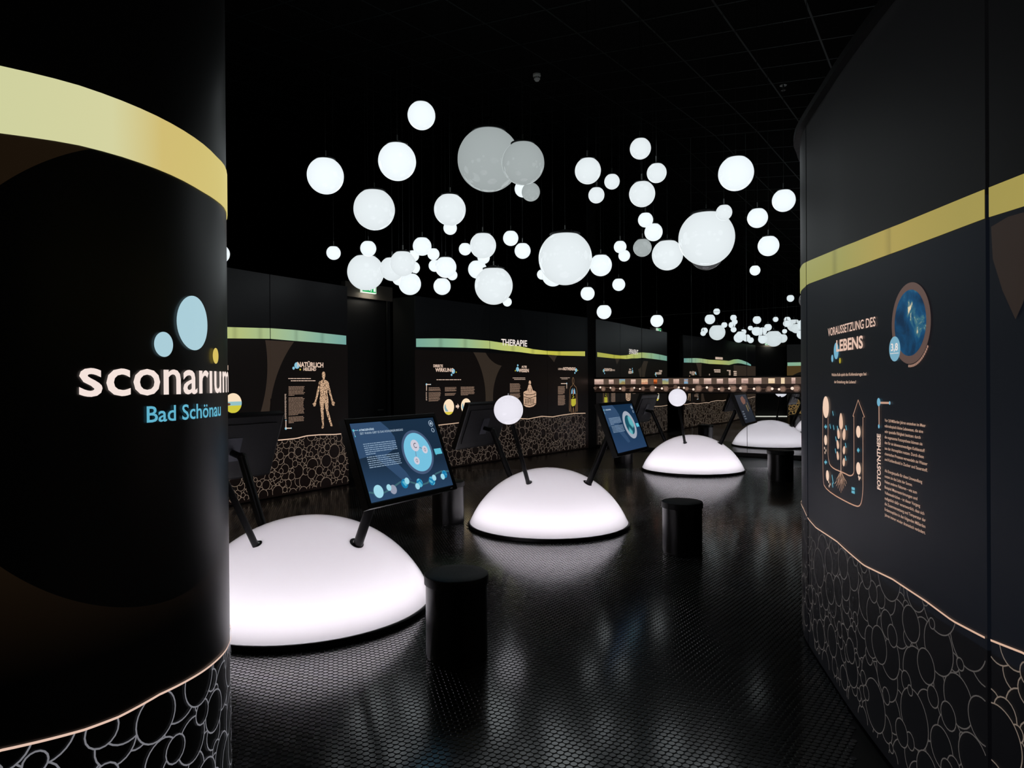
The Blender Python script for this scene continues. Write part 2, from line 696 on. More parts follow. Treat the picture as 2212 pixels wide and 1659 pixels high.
def stud_mesh(P, n, name, bevel):
    a = np.arange(n) * 2 * PI / n
    c, s = np.cos(a), np.sin(a)
    N = len(P)
    rings = [(0.0132, 0.0), (0.0118, 0.0026)] if bevel else [(0.0132, 0.0022)]
    if bevel:
        rings = [(0.0145, 0.0), (0.0141, 0.0016), (0.0132, 0.0023)]
    V = []
    for r, z in rings:
        ring = np.zeros((N, n, 3))
        ring[:, :, 0] = P[:, 0, None] + r * c
        ring[:, :, 1] = P[:, 1, None] + r * s
        ring[:, :, 2] = z
        V.append(ring)
    V = np.stack(V, 1)          # N, R, n, 3
    R = len(rings)
    V = V.reshape(-1, 3)
    base = (np.arange(N) * R * n)[:, None]
    faces = []
    k = np.arange(n)
    k2 = (k + 1) % n
    quads = []
    for r in range(R - 1):
        q = np.stack([r * n + k, r * n + k2, (r + 1) * n + k2, (r + 1) * n + k], 1)
        quads.append(q)
    nq = (R - 1) * n
    top = (R - 1) * n + k
    me = bpy.data.meshes.new(name)
    me.vertices.add(len(V))
    me.vertices.foreach_set('co', V.ravel())
    if quads:
        Q = np.concatenate(quads, 0)                     # nq,4
        per = np.concatenate([Q.ravel(), top])
        starts1 = np.concatenate([np.arange(nq) * 4, [nq * 4]])
        tot1 = np.concatenate([np.full(nq, 4), [n]])
    else:
        per, starts1, tot1 = top, np.array([0]), np.array([n])
    loops = (base + per[None, :]).ravel()
    ls = (np.arange(N)[:, None] * len(per) + starts1[None, :]).ravel()
    lt = np.tile(tot1, N)
    me.loops.add(len(loops))
    me.loops.foreach_set('vertex_index', loops.astype(np.int32))
    me.polygons.add(len(ls))
    me.polygons.foreach_set('loop_start', ls.astype(np.int32))
    me.polygons.foreach_set('loop_total', lt.astype(np.int32))
    me.update(calc_edges=True)
    me.validate()
    me.polygons.foreach_set('use_smooth', [False] * len(me.polygons))
    me.materials.append(M['rubber'])
    return me


SP = stud_points()
# the 300 that show largest: nearest ones inside the frame
infr = np.array([abs(p[0]) < 0.74 * p[1] and 1.5 / p[1] * FP + 822 < 1655 and p[0] > -0.415 * p[1] and p[0] < 0.40 * p[1] for p in SP])
order = np.argsort(np.where(infr, SP[:, 1], 99))
first = order[:300]
rest = np.ones(len(SP), bool)
rest[first] = False
one = stud_mesh(np.zeros((1, 2)), 14, 'stud', True)
for i in first:
    o = link('stud', one, floor)
    o.location = (SP[i, 0], SP[i, 1], 0)
R_ = SP[rest]
near = R_[R_[:, 1] < 5.6]
mid = R_[(R_[:, 1] >= 5.6) & (R_[:, 1] < 8.0)]
far = R_[R_[:, 1] >= 8.0]
o = link('stud_field', stud_mesh(near, 12, 'stud_field', True), floor)
o['kind'] = 'stuff'
o = link('stud_field', stud_mesh(mid, 8, 'stud_field', True), floor)
o['kind'] = 'stuff'
o = link('stud_field', stud_mesh(far, 6, 'stud_field', True), floor)
o['kind'] = 'stuff'

# ceiling: black tiles in a thin grid, rising towards the mirror
CA, CB, CZ = -0.0421, 0.166, 4.35


def ceil_hit(px, py):
    r = ray(px, py)
    t = (CZ - 1.5) / (r.z - CA * r.x - CB * r.y)
    return CAM + r * t


c0 = ceil_hit(1388, 44.3)
cu = ceil_hit(1247.5, 72) - c0
cv = ceil_hit(1437, 91.8) - c0


def ceil_z(x, y):
    return CZ + CA * x + CB * y


cb = MB()
corn = [(-10, -3), (8, -3), (8, 17.5), (-10, 17.5)]
cb.add([(x, y, ceil_z(x, y) + 0.03) for x, y in corn] + [(x, y, ceil_z(x, y) + 0.15) for x, y in corn],
       [(3, 2, 1, 0), (4, 5, 6, 7), (0, 1, 5, 4), (1, 2, 6, 5), (2, 3, 7, 6), (3, 0, 4, 7)])
ceiling = cb.build('ceiling', M['void'])
struct(ceiling, 'black tiled ceiling in a thin dark grid above the hanging globes', 'ceiling')
up = cu.cross(cv).normalized()
if up.z < 0:
    up = -up
g_ = 0.012
tile = MB()
tv = [cu * a + cv * b for a, b in ((g_, g_), (1 - g_, g_), (1 - g_, 1 - g_), (g_, 1 - g_))]
tile.add([p + up * 0.004 for p in tv] + [p + up * 0.022 for p in tv], [(0, 1, 2, 3), (7, 6, 5, 4), (0, 4, 5, 1), (1, 5, 6, 2), (2, 6, 7, 3), (3, 7, 4, 0)])
tile_me = None
ru, rv = cu.normalized(), cv.normalized()
I_ = range(-14, 18)
for i in I_:
    for j in range(-6, 22):
        p = c0 + cu * i + cv * j
        m_ = p + (cu + cv) * 0.5
        if not (-7 < m_.x < 6 and 2.2 < m_.y < 14.5):
            continue
        if m_.y < 0.9 * abs(m_.x):
            continue
        if tile_me is None:
            t_ = tile.build('ceiling_tile', M['ceil'], ceiling)
            tile_me = t_.data
        else:
            t_ = link('ceiling_tile', tile_me, ceiling)
        t_.location = p


def clip_line(p, d):
    ts = [t / 40 for t in range(-800, 1200)]
    ok_ = [t for t in ts if -7.5 < (p + d * t).x < 6.5 and 1.5 < (p + d * t).y < 15]
    return (p + d * ok_[0], p + d * ok_[-1]) if ok_ else None


for base, step, d, rng_ in ((c0, cv, cu, range(-8, 22)), (c0, cu, cv, range(-14, 16))):
    for j in rng_:
        e = clip_line(base + step * j, d.normalized())
        if not e:
            continue
        a, b = e
        if (a - b).length < 0.8:
            continue
        dd = (b - a).normalized()
        sd = dd.cross(up).normalized() * 0.011
        vs = [a - sd, b - sd, b + sd, a + sd]
        lo, hi = up * 0.0, up * 0.008
        if d is cu or True:
            MB().add([v + lo for v in vs] + [v + hi for v in vs],
                     [(3, 2, 1, 0), (4, 5, 6, 7), (0, 1, 5, 4), (1, 2, 6, 5), (2, 3, 7, 6), (3, 0, 4, 7)]).build('grid_bar', M['tbar'], ceiling)

# outer black walls
for nm, a, b in (('wall_far_left', (-10, -3), (-10, 17.5)), ('wall_far_right', (8, -3), (8, 17.5)),
                 ('wall_far_back', (-10, 17.5), (8, 17.5)), ('wall_behind', (-10, -3), (8, -3))):
    mb = MB()
    ax, ay = a
    bx, by = b
    ox, oy = (0.1 if ax == bx else 0), (0.1 if ay == by else 0)
    if ax == bx:
        s_ = -1 if ax < 0 else 1
        q = [(ax, ay), (bx, by), (bx + s_ * .1, by), (ax + s_ * .1, ay)]
    else:
        s_ = -1 if ay < 0 else 1
        q = [(ax, ay), (bx, by), (bx, by + s_ * .1), (ax, ay + s_ * .1)]
    mb.add([(x, y, 0) for x, y in q] + [(x, y, ceil_z(x, y) + .03) for x, y in q],
           [(0, 1, 2, 3), (7, 6, 5, 4), (0, 4, 5, 1), (1, 5, 6, 2), (2, 6, 7, 3), (3, 7, 4, 0)])
    struct(mb.build(nm, M['void']))

# ------------------------------------------------------------------ mirror wall
TH, MD = 0.6149, 13.4184
mn = Vector((-math.sin(TH), -math.cos(TH), 0))        # faces the room
mdir = Vector((math.cos(TH), -math.sin(TH), 0))
mo = Vector((math.sin(TH), math.cos(TH), 0)) * MD
T0, TW = -5.1685 - 2 + 0.0, 1.1098


class Plane(Surf):
    def __init__(self, o, u, v, n):
        self.o, self.u, self.v, self.n = o, u, v, n

    def P(self, s, z, off=0.0):
        return self.o + self.u * s + self.v * z + self.n * off


def plane_box(pl, s0, s1, z0, z1, o0, o1):
    mb = MB()
    vs = [pl.P(s, z, o) for o in (o0, o1) for s, z in ((s0, z0), (s1, z0), (s1, z1), (s0, z1))]
    mb.add(vs, [(3, 2, 1, 0), (4, 5, 6, 7), (0, 1, 5, 4), (1, 2, 6, 5), (2, 3, 7, 6), (3, 0, 4, 7)])
    return mb




def sloped_box(pl, s0, s1, z0, o0, o1):
    """like plane_box but reaching up to the sloping ceiling"""
    mb = MB()
    t = [ceil_z(*pl.P(s, 0, 0).xy) - .005 for s in (s0, s1)]
    vs = [pl.P(s, z, o) for o in (o0, o1) for s, z in ((s0, z0), (s1, z0), (s1, t[1]), (s0, t[0]))]
    mb.add(vs, [(3, 2, 1, 0), (4, 5, 6, 7), (0, 1, 5, 4), (1, 2, 6, 5), (2, 3, 7, 6), (3, 0, 4, 7)])
    return mb


MP = Plane(mo, mdir, Vector((0, 0, 1)), mn)
sM0, sM1 = T0, T0 + TW * 6
backing = sloped_box(MP, sM0, sM1, 0, -0.12, -0.012).build('wall_back', M['mirror_gap'])
struct(backing, 'mirrored back wall in tall panels reflecting globes and domes', 'wall')
gp = 0.005
for k in range(6):
    plane_box(MP, sM0 + k * TW + gp, sM0 + (k + 1) * TW - gp, 0.0765, 2.877, -0.012, 0.0).build('mirror_panel', M['mirror'], backing)
    sloped_box(MP, sM0 + k * TW + gp, sM0 + (k + 1) * TW - gp, 2.883, -0.012, 0.0).build('mirror_panel', M['mirror'], backing)
bb = plane_box(MP, sM0, sM1, 0, 0.0745, -0.01, 0.015).build('baseboard_back', M['black'])
struct(bb)

# ------------------------------------------------------------------ light walls
rng = random.Random(3)
LINE = (222, 188, 164)


def bubbles(wall, s0, s1, ztop, zbot, seed, rmin, rmax, w, off):
    """outlines of overlapping bubbles, nearer ones hiding the ones behind"""
    r = random.Random(seed)
    C = []
    grid = {}
    cell = rmax * 2.2
    area = (s1 - s0) * 0.75

    def nb(s, z):
        gi, gj = int(s // cell), int(z // cell)
        for a in (-1, 0, 1):
            for b in (-1, 0, 1):
                for c in grid.get((gi + a, gj + b), ()):
                    yield c
    for stage, (f0, f1, cnt) in enumerate(((0.7, 1.0, 1.6), (0.45, 0.7, 9), (0.28, 0.45, 24), (0.17, 0.28, 24))):
        rr_ = rmax * (f0 + f1) / 2
        for _ in range(int(area / (PI * rr_ * rr_) * cnt) + 5):
            rad = rmax * r.uniform(f0, f1)
            if rad < rmin:
                continue
            s = r.uniform(s0, s1)
            zt = ztop(s)
            z = r.uniform(zbot - rad * .4, zt + rad * 0.3)
            ok = True
            for (a, b, q, _) in nb(s, z):
                d = math.hypot(a - s, b - z)
                if d < max(q, rad) * 0.80 + min(q, rad) * 0.16:
                    ok = False
                    break
            if ok:
                c = (s, z, rad, r.random())
                C.append(c)
                grid.setdefault((int(s // cell), int(z // cell)), []).append(c)
    mb = MB()
    for c in C:
        s, z, rad, pr = c
        hid = [(a, b, q) for (a, b, q, p2) in nb(s, z) if p2 > pr and (a, b, q) != (s, z, rad)]
        n = max(16, min(44, int(rad / rmax * 44)))

        def at(t):
            return s + rad * math.cos(t), z + rad * math.sin(t)

        def seen(t):
            qs, qz = at(t)
            return s0 < qs < s1 and zbot < qz < ztop(qs) - w * .3 and all((qs - a) ** 2 + (qz - b) ** 2 > q * q for a, b, q in hid)

        def edge(t_in, t_out):      # where the outline slips behind its neighbour
            for _ in range(7):
                m_ = (t_in + t_out) / 2
                if seen(m_):
                    t_in = m_
                else:
                    t_out = m_
            return at(t_out)
        run = []
        prev = None
        for k in range(n + 1):
            t = 2 * PI * k / n
            vis = seen(t)
            if vis and prev is False:
                run = [edge(t, 2 * PI * (k - 1) / n)]
            if vis:
                run.append(at(t))
            elif prev:
                run.append(edge(2 * PI * (k - 1) / n, t))
            if (not vis or k == n) and len(run) > 1:
                wall.quad_strip(mb, run, w, off)
                run = []
            prev = vis
    return mb


def zfun(wall, pts, far=()):
    q = sorted([wall.hit(x, y) for x, y in pts] + [wall.hit_mirror(x, y) for x, y in far])
    return ipl([a for a, b in q], [b for a, b in q]), q[0][0], q[-1][0]


def build_wall(name, wall, seams, label, mats, thick=0.10, gap=0.006):
    core = wall.sheet(0, wall.L, 0.0, wall.H - 0.01, -0.03, thick).build(name, M['core'])
    struct(core, label, 'wall')
    edges = [0.0] + list(seams) + [wall.L]
    for i in range(len(edges) - 1):
        a = edges[i] + (gap if i else 0)
        b = edges[i + 1] - (gap if i < len(edges) - 2 else 0)
        wall.sheet(a, b, 0.012, wall.H, 0.0, 0.03).build('wall_panel', mats[min(i, len(mats) - 1)], core, smooth=30)
    return core


def ribbon(wall, core, top, bot, cuts, stops, gap=0.006, s0=None, s1=None, joints=(), soft=.05, ftop=(), fbot=()):
    ft, a0, a1 = zfun(wall, top, ftop)
    fb, _, _ = zfun(wall, bot, fbot)
    s0 = a0 if s0 is None else s0
    s1 = a1 if s1 is None else s1
    ed = [s0] + list(cuts) + [s1]
    px_, pc_ = [p for p, c in stops], [c for p, c in stops]
    more = []
    for x in joints:      # the dark joints between the light boards behind the cloth
        u = (wall.hit(x, 500)[0] - s0) / (s1 - s0)
        base = tuple(float(np.interp(u, px_, [c[k] for c in pc_])) for k in range(3))
        more += [(u - soft / (s1 - s0), base), (u, tuple(v * .87 for v in base)), (u + soft / (s1 - s0), base)]
    stops = sorted(stops + more, key=lambda q: q[0])
    mat = ramp_mat('backlit colour band', stops)
    for i in range(len(ed) - 1):
        a, b = ed[i] + (gap if i else 0), ed[i + 1] - (gap if i < len(ed) - 2 else 0)
        mb = wall.sheet(a, b, 0, 0, 0.003, 0.002, ztop=ft, zbot=fb)
        mb.uv = {k: ((v[0] - s0) / (s1 - s0), 0) for k, v in mb.uv.items()}
        mb.build('colour_band', mat, core, smooth=30)


def pxtext(wall, mb, txt, xl, xr, yt, yb, off=0.004, bold=0.03):
    s0, zb = wall.hit(xl, yb)
    _, zt = wall.hit(xl, yt)
    s1, _ = wall.hit(xr, yb)
    wall.text(mb, txt, s0, s1, zb, zt - zb, off, bold)


def pxdisc(wall, mb, x, y, h, off=0.0035, n=28, inner=None):
    s, z = wall.hit(x, y)
    _, z1 = wall.hit(x, y - h / 2)
    r = abs(z1 - z)
    if inner:
        pts = [(s + r * inner * math.cos(2 * PI * k / n), z + r * inner * math.sin(2 * PI * k / n)) for k in range(n + 1)]
        wall.quad_strip(mb, pts, 2 * r * (1 - inner), off)
    else:
        wall.ellipse(mb, s, z, r, r, off, n)
    return s, z, r


def pxline(wall, mb, pts, w, off=0.0035):
    wall.quad_strip(mb, [wall.hit(x, y) for x, y in pts], w, off)


def pxdash(wall, mb, xl, xr, yt, yb, lines, last=0.6, off=0.0035, h=None):
    s0, z0 = wall.hit(xl, yb)
    _, z1 = wall.hit(xl, yt)
    s1, _ = wall.hit(xr, yb)
    wall.dashes(mb, s0, s1, z0, z1, lines, off, rng, last=last, h=h)


def circ3(wall, p):
    (ax, ay), (bx, by), (cx_, cy_) = [wall.hit(*q) for q in p]
    d = 2 * (ax * (by - cy_) + bx * (cy_ - ay) + cx_ * (ay - by))
    ux = ((ax * ax + ay * ay) * (by - cy_) + (bx * bx + by * by) * (cy_ - ay) + (cx_ ** 2 + cy_ ** 2) * (ay - by)) / d
    uy = ((ax * ax + ay * ay) * (cx_ - bx) + (bx * bx + by * by) * (ax - cx_) + (cx_ ** 2 + cy_ ** 2) * (bx - ax)) / d
    return ux, uy, math.hypot(ax - ux, ay - uy)


TXT = glow((226, 196, 176), 'backlit warm white lettering')
TXT_W = glow((238, 226, 218), 'backlit white lettering')
BLUE = glow((132, 188, 210), 'backlit light blue print')
YEL = glow((190, 178, 60), 'backlit yellow print')
CREAM = glow((250, 224, 190), 'backlit cream print')
BODY = glow((168, 138, 118), 'backlit body copy')

# ---- wall_left (healing wall) ----
WB = Wall([(-6.95, 3.45), (-5.6, 5.35), (-4.19, 7.05), (-3.15, 8.76), (-2.42, 9.91)])
s583 = WB.hit(583.5, 700)[0]
seamsB = [s583 - 3.6, s583 - 1.75, s583]
matB = wall_print_mat('dark printed light wall', [circ3(WB, ((558, 677), (574, 742), (577.6, 788))), circ3(WB, ((636, 737), (610, 781), (590.6, 836.6)))],
                      (12, 9, 8), (52, 42, 35), upper=(6, 6, 7), spec=.3, diffuse=(6, 6, 6), uz=2.06, low=(12, 7, 6))
wall_left = build_wall('wall_left', WB, seamsB, 'black printed light wall with a teal band, human figure and bubble drawings', [matB])
ribbon(WB, wall_left, [(488, 706.4), (583.5, 709), (639.5, 713), (694.8, 719.5), (747.5, 725.3)],
       [(488, 730.9), (583.5, 731.8), (639.5, 736.7), (694.8, 740.6), (747.5, 744.5)], [s583],
       [(0, (120, 176, 170)), (0.35, (150, 178, 120)), (0.62, (186, 190, 110)), (0.75, (176, 188, 122)), (0.88, (150, 182, 150)), (1, (112, 162, 155))],
       s0=WB.hit_mirror(1622, 785)[0], s1=WB.hit(747.5, 730)[0], joints=(505, 560, 638, 694),
       ftop=[(1574.6, 779.7), (1585, 776.4), (1594, 776), (1602, 777.8), (1614, 782.4), (1622, 787.6)],
       fbot=[(1574.6, 788.4), (1585, 785.6), (1594, 784.6), (1602, 785.4), (1614, 788.4), (1622, 790.4)])
mb = MB()
pxtext(WB, mb, 'NATÜRLICH', 642, 698, 782, 792.5)
pxtext(WB, mb, 'HEILEND', 655, 682.5, 794, 800.6)
pxtext(WB, mb, 'N', 484, 492.5, 789, 799)
# headings on the part of this wall that only the mirror shows
def mdash(x0, x1, yt, yb, lines, last=.9):
    a, b = WB.hit_mirror(x0, yb), WB.hit_mirror(x1, yt)
    sa, sb = sorted((a[0], b[0]))
    WB.dashes(mb, sa, sb, a[1], b[1], lines, .0035, rng, last=last, h=abs(b[1] - a[1]) / lines * .62)


mdash(1541.5, 1556, 797.5, 805, 2)
mdash(1569, 1578, 799, 802, 1)
mdash(1574, 1578, 802, 811, 3)
mdash(1584, 1591, 801, 812, 3)
mdash(1545, 1561, 770.5, 777.5, 1, 1)
mb.build('title_lettering', TXT, wall_left)
mb = MB()
pxdisc(WB, mb, 641.2, 789.5, 14, 0.0032)
pxdisc(WB, mb, 633.9, 795.3, 6.5)
pxdisc(WB, mb, 617.3, 925.4, 6)
pxdisc(WB, mb, 617.3, 908, 3)
pxdisc(WB, mb, 628.7, 924.8, 3)
mb.build('blue_dots', BLUE, wall_left)['kind'] = 'stuff'
mb = MB()
pxdisc(WB, mb, 648.2, 798.2, 4)
mb.build('yellow_dot', YEL, wall_left)
mb = MB()
pxline(WB, mb, [(617.3, 925), (617.3, 908)], 0.012)
pxline(WB, mb, [(617.3, 925), (628.7, 924.8)], 0.012)
pxdash(WB, mb, 622.5, 671, 815.6, 819.8, 1, 1)
pxdash(WB, mb, 628, 681, 820.4, 824.8, 1, 1)
pxdash(WB, mb, 614.8, 618.8, 850.6, 905, 22, 1)
mb.build('question_lettering', TXT, wall_left)
mb = MB()
pxdash(WB, mb, 623.2, 659, 834, 855.5, 8, 0.35)
pxdash(WB, mb, 623.2, 658, 858, 898, 14, 0.6)
pxdash(WB, mb, 623.2, 659.5, 900, 915, 5, 0.3)
mb.build('body_text', BODY, wall_left)


def human(wall, x0, x1, y0, y1):
    """standing figure, arms a little out, one foot stepped forward, in units of its own box"""
    sA, zB = wall.hit(x0, y1)
    sB, zT = wall.hit(x1, y0)
    z0 = min(zB, zT)
    H_ = wall.hit((x0 + x1) / 2, y0)[1] - wall.hit((x0 + x1) / 2, y1)[1]
    zb = wall.hit((x0 + x1) / 2, y1)[1]
    sc_, so = (sB - sA), sA

    def q(x, y):
        return so + x * sc_, zb + y * H_
    left = [(.49, 1.0), (.44, .985), (.42, .955), (.425, .915), (.45, .885), (.455, .86), (.40, .845), (.31, .83), (.27, .80), (.25, .74), (.20, .66),
            (.16, .58), (.11, .50), (.08, .47), (.01, .445), (.0, .435), (.05, .43), (.03, .40), (.08, .395), (.12, .40), (.15, .43), (.17, .49), (.23, .56), (.28, .64),
            (.32, .72), (.335, .66), (.34, .60), (.315, .53), (.31, .45), (.345, .35), (.37, .27), (.375, .22), (.40, .14), (.425, .075), (.40, .04), (.38, .01), (.45, .005), (.49, .03),
            (.485, .075), (.48, .14), (.485, .21), (.475, .28), (.49, .36), (.505, .46)]
    right = [(.53, .45), (.56, .36), (.60, .28), (.64, .22), (.70, .14), (.76, .085), (.77, .06), (.80, .03), (.86, .025), (.88, .045), (.85, .075), (.82, .115), (.78, .18),
             (.735, .25), (.70, .30), (.69, .36), (.70, .45), (.69, .53), (.655, .60), (.66, .66), (.67, .72), (.71, .64), (.77, .57), (.82, .49), (.85, .43), (.87, .40), (.92, .39),
             (.98, .40), (.95, .425), (1.0, .435), (.99, .45), (.92, .475), (.89, .51), (.84, .59), (.79, .67), (.74, .75), (.72, .80), (.68, .83), (.60, .845), (.535, .86), (.54, .885), (.565, .915), (.565, .96), (.54, .99)]
    pts = [q(*p) for p in left + right]
    mb = MB()
    from mathutils.geometry import tessellate_polygon
    fs = tessellate_polygon([[Vector((x, y, 0)) for x, y in pts]])
    mb.add([wall.P(x, y, 0.0035) for x, y in pts], [tuple(f) for f in fs])
    return mb, q


mb, _ = human(WB, 675, 723, 802.4, 926)
mb.build('human_figure', speckle_mat('engraved vein drawing', (60, 42, 30), (214, 176, 142), 34, 0.10), wall_left)
# round picture near the foreground column
mb = MB()
s_, z_, r_ = pxdisc(WB, mb, 503.4, 870.8, 43, 0.0035)
mb.build('round_picture', CREAM, wall_left)


def disc_segment(wall, s, z, r, lo, hi, off, n=20):
    pts = []
    a0, a1 = math.asin(lo), math.asin(hi)
    for k in range(n + 1):
        t = a0 + (a1 - a0) * k / n
        pts.append((s + r * math.cos(t), z + r * math.sin(t)))
    for k in range(n + 1):
        t = a1 + (a0 - a1) * k / n
        pts.append((s - r * math.cos(t), z + r * math.sin(t)))
    mb = MB()
    wall.poly(mb, pts, off)
    return mb


disc_segment(WB, s_, z_, r_, -0.99, -0.25, 0.005).build('yellow_field', glow((206, 196, 60), 'backlit yellow field'), wall_left)
disc_segment(WB, s_, z_, r_, -0.25, 0.15, 0.005).build('blue_field', glow((146, 190, 196), 'backlit blue field'), wall_left)
mb = MB()
WB.ellipse(mb, s_ - r_ * 0.55, z_ - r_ * 0.1, r_ * 0.22, r_ * 0.12, 0.006)
mb.build('brown_drop', glow((110, 62, 44), 'backlit brown print'), wall_left)
zB, _, _ = zfun(WB, [(488, 958), (540, 954), (605, 950.5), (639.5, 947), (662, 941.4), (691, 939), (722, 938.5), (749, 936)], [(1535, 867.5), (1550, 866), (1568, 864)])
sBe = WB.L
mb = MB()
WB.quad_strip(mb, [(s, zB(s) + 0.012 * math.sin(s * 5) * (s < s583 - 0.5)) for s in np.linspace(0.1, sBe, 160)], 0.014, 0.0045)
mb.build('bubble_rim_line', glow(LINE, 'backlit rim line'), wall_left)
mb = bubbles(WB, 0.1, sBe, zB, 0.04, 11, 0.02, 0.10, 0.0052, 0.003)
b_ = mb.build('bubble_outline', glow((124, 108, 94), 'backlit bubble outline'), wall_left)
b_['kind'] = 'stuff'

# ---- wall_back_left (therapy wall) ----
WC = Wall([(-1.584, 11.03), (-.417, 12.55), (.71, 13.82), (1.70, 15.02)])
sc1, sc2 = WC.hit(1057.5, 700)[0], WC.hit(1181.5, 700)[0]
matC = wall_print_mat('dark printed light wall', [circ3(WC, ((1024.6, 764.6), (1044, 815), (1049, 863))), circ3(WC, ((1092, 790), (1075, 832), (1070.5, 863))),
                                                 circ3(WC, ((1049, 762), (1063, 780), (1092, 790))), circ3(WC, ((1145, 777), (1169, 798), (1180, 827))),
                                                 circ3(WC, ((1200.6, 774), (1193, 796), (1190, 837))), (WC.hit(925, 820)[0] - .2, 1.45, 0.75),
                                                 (WC.hit(1245, 820)[0] + .1, 1.45, 0.8), (WC.hit(1125, 860)[0] + .05, 1.2, 0.85)],
                      (12, 9, 8), (48, 40, 33), upper=(6, 7, 8), spec=.3, diffuse=(6, 6, 6), uz=2.04, low=(11, 7, 6))
wall_c = build_wall('wall_back_left', WC, [sc1, sc2], 'black printed light wall titled therapie with three text columns and bubbles', [matC])
ribbon(WC, wall_c, [(898, 731.4), (952.3, 731), (1000.5, 732), (1056, 736.2), (1085, 740.5), (1121, 747.8), (1152.4, 754.5), (1181.3, 758), (1205.5, 759), (1265, 759)],
       [(898, 749.5), (952.3, 750), (1000.5, 751), (1056, 753), (1085, 757), (1121, 760.3), (1152.4, 764.6), (1181.3, 766), (1205.5, 767.8), (1265, 769.3)], [sc1, sc2],
       [(0, (118, 165, 150)), (0.2, (142, 182, 146)), (0.36, (170, 186, 118)), (0.6, (196, 198, 100)), (0.75, (192, 186, 68)), (1, (178, 178, 84))], s0=0.02, s1=WC.L - 0.12, joints=(950, 1003, 1106, 1149, 1206), soft=.08)
mb = MB()
pxtext(WC, mb, 'THERAPIE', 1082.5, 1138, 732, 745.5, 0.008, 0.02)
mb.build('heading_lettering', TXT_W, wall_c)
mb = MB()
pxtext(WC, mb, 'DIREKTE', 936, 956.4, 787.3, 793)
pxtext(WC, mb, 'WIRKUNG', 940, 979, 794.8, 802.7)
pxtext(WC, mb, 'ALTES', 1126.4, 1137.5, 790, 794.3)
pxtext(WC, mb, 'WISSEN', 1119.9, 1142, 796.5, 803.7)
pxtext(WC, mb, 'LEBENS', 1205.5, 1216, 795, 798.8, bold=0.0)
pxtext(WC, mb, 'NOTWENDIG', 1216.3, 1242.8, 793.2, 799.6)
mb.build('title_lettering', TXT, wall_c)
mb = MB()
for a in ((978.8, 802, 11), (975.2, 809.7, 5), (1117.7, 797.7, 10), (1118.2, 789.2, 4.5), (1244.2, 799.6, 8), (1241.6, 805.6, 4), (921, 830.5, 5), (930, 830.4, 2.5), (1224, 828.5, 4)):
    pxdisc(WC, mb, *a, off=0.0032, n=20)
mb.build('blue_dots', BLUE, wall_c)['kind'] = 'stuff'
mb = MB()
for a in ((985.3, 804, 3), (1112.9, 800.8, 3), (1247.7, 800, 2.6)):
    pxdisc(WC, mb, *a, n=14)
mb.build('yellow_dots', YEL, wall_c)['kind'] = 'stuff'
mb = MB()
pxdash(WC, mb, 942.7, 995.7, 818.5, 822.3, 1, 1)
pxdash(WC, mb, 1107.3, 1134.3, 815, 818, 1, 1)
pxdash(WC, mb, 1110.5, 1134.5, 818.4, 821, 1, 1)
pxdash(WC, mb, 1209.8, 1230.8, 815, 817.2, 1, 1)
pxdash(WC, mb, 1212.5, 1226, 817.6, 819.6, 1, 1)
pxline(WC, mb, [(921, 830.5), (930, 830.4)], 0.014)
pxline(WC, mb, [(921, 830.5), (921, 844)], 0.014)
pxline(WC, mb, [(1211.5, 828.6), (1224, 828.5)], 0.014)
pxline(WC, mb, [(1224, 828.5), (1224, 839.4)], 0.014)
pxdash(WC, mb, 919.6, 922.4, 846.6, 865.4, 10, 1)
# arrow
s0, z0 = WC.hit(984.4, 878)
s1, _ = WC.hit(992, 878)
WC.poly(mb, [(s0, z0 - .02), (s0 + (s1 - s0) * .5, z0 - .02), (s0 + (s1 - s0) * .5, z0 - .05), (s1, z0), (s0 + (s1 - s0) * .5, z0 + .05), (s0 + (s1 - s0) * .5, z0 + .02), (s0, z0 + .02)], .0035)
mb.build('question_lettering', TXT, wall_c)
mb = MB()
for a in ((925.8, 952.3, 836.5, 845.2, 4, .97), (925.8, 952.3, 847, 867.5, 9, .8), (960.8, 986, 836, 846, 5, .95), (960.8, 986, 849, 855.2, 3, .8), (995, 1026, 835, 854.5, 9, .5),
          (1101.3, 1124.7, 828, 848, 10, .9), (1101.3, 1124, 850, 862.5, 6, .8), (1205, 1221, 834.2, 852, 10, .7), (1205, 1221.3, 853.5, 876, 13, .8)):
    pxdash(WC, mb, *a)
mb.build('body_text', BODY, wall_c)
for x, y, h in ((969.2, 879.2, 34), (1006.6, 877, 33)):
    mb = MB()
    s_, z_, r_ = pxdisc(WC, mb, x, y, h, 0.0035)
    mb.build('round_picture', CREAM, wall_c)
    disc_segment(WC, s_, z_, r_, -.97, -.62, .005).build('yellow_field', glow((214, 196, 66), 'backlit yellow field'), wall_c)
    mb = MB()
    WC.poly(mb, [(s_ - r_ * .75, z_ + r_ * .35), (s_ - r_ * .62, z_ + r_ * .35), (s_ - r_ * .5, z_ - r_ * .1), (s_ - r_ * .1, z_ - r_ * .55), (s_ - r_ * .62, z_ - r_ * .55), (s_ - r_ * .86, z_ - r_ * .1)], .006)
    mb.build('blue_field', glow((130, 170, 180), 'backlit blue field'), wall_c)


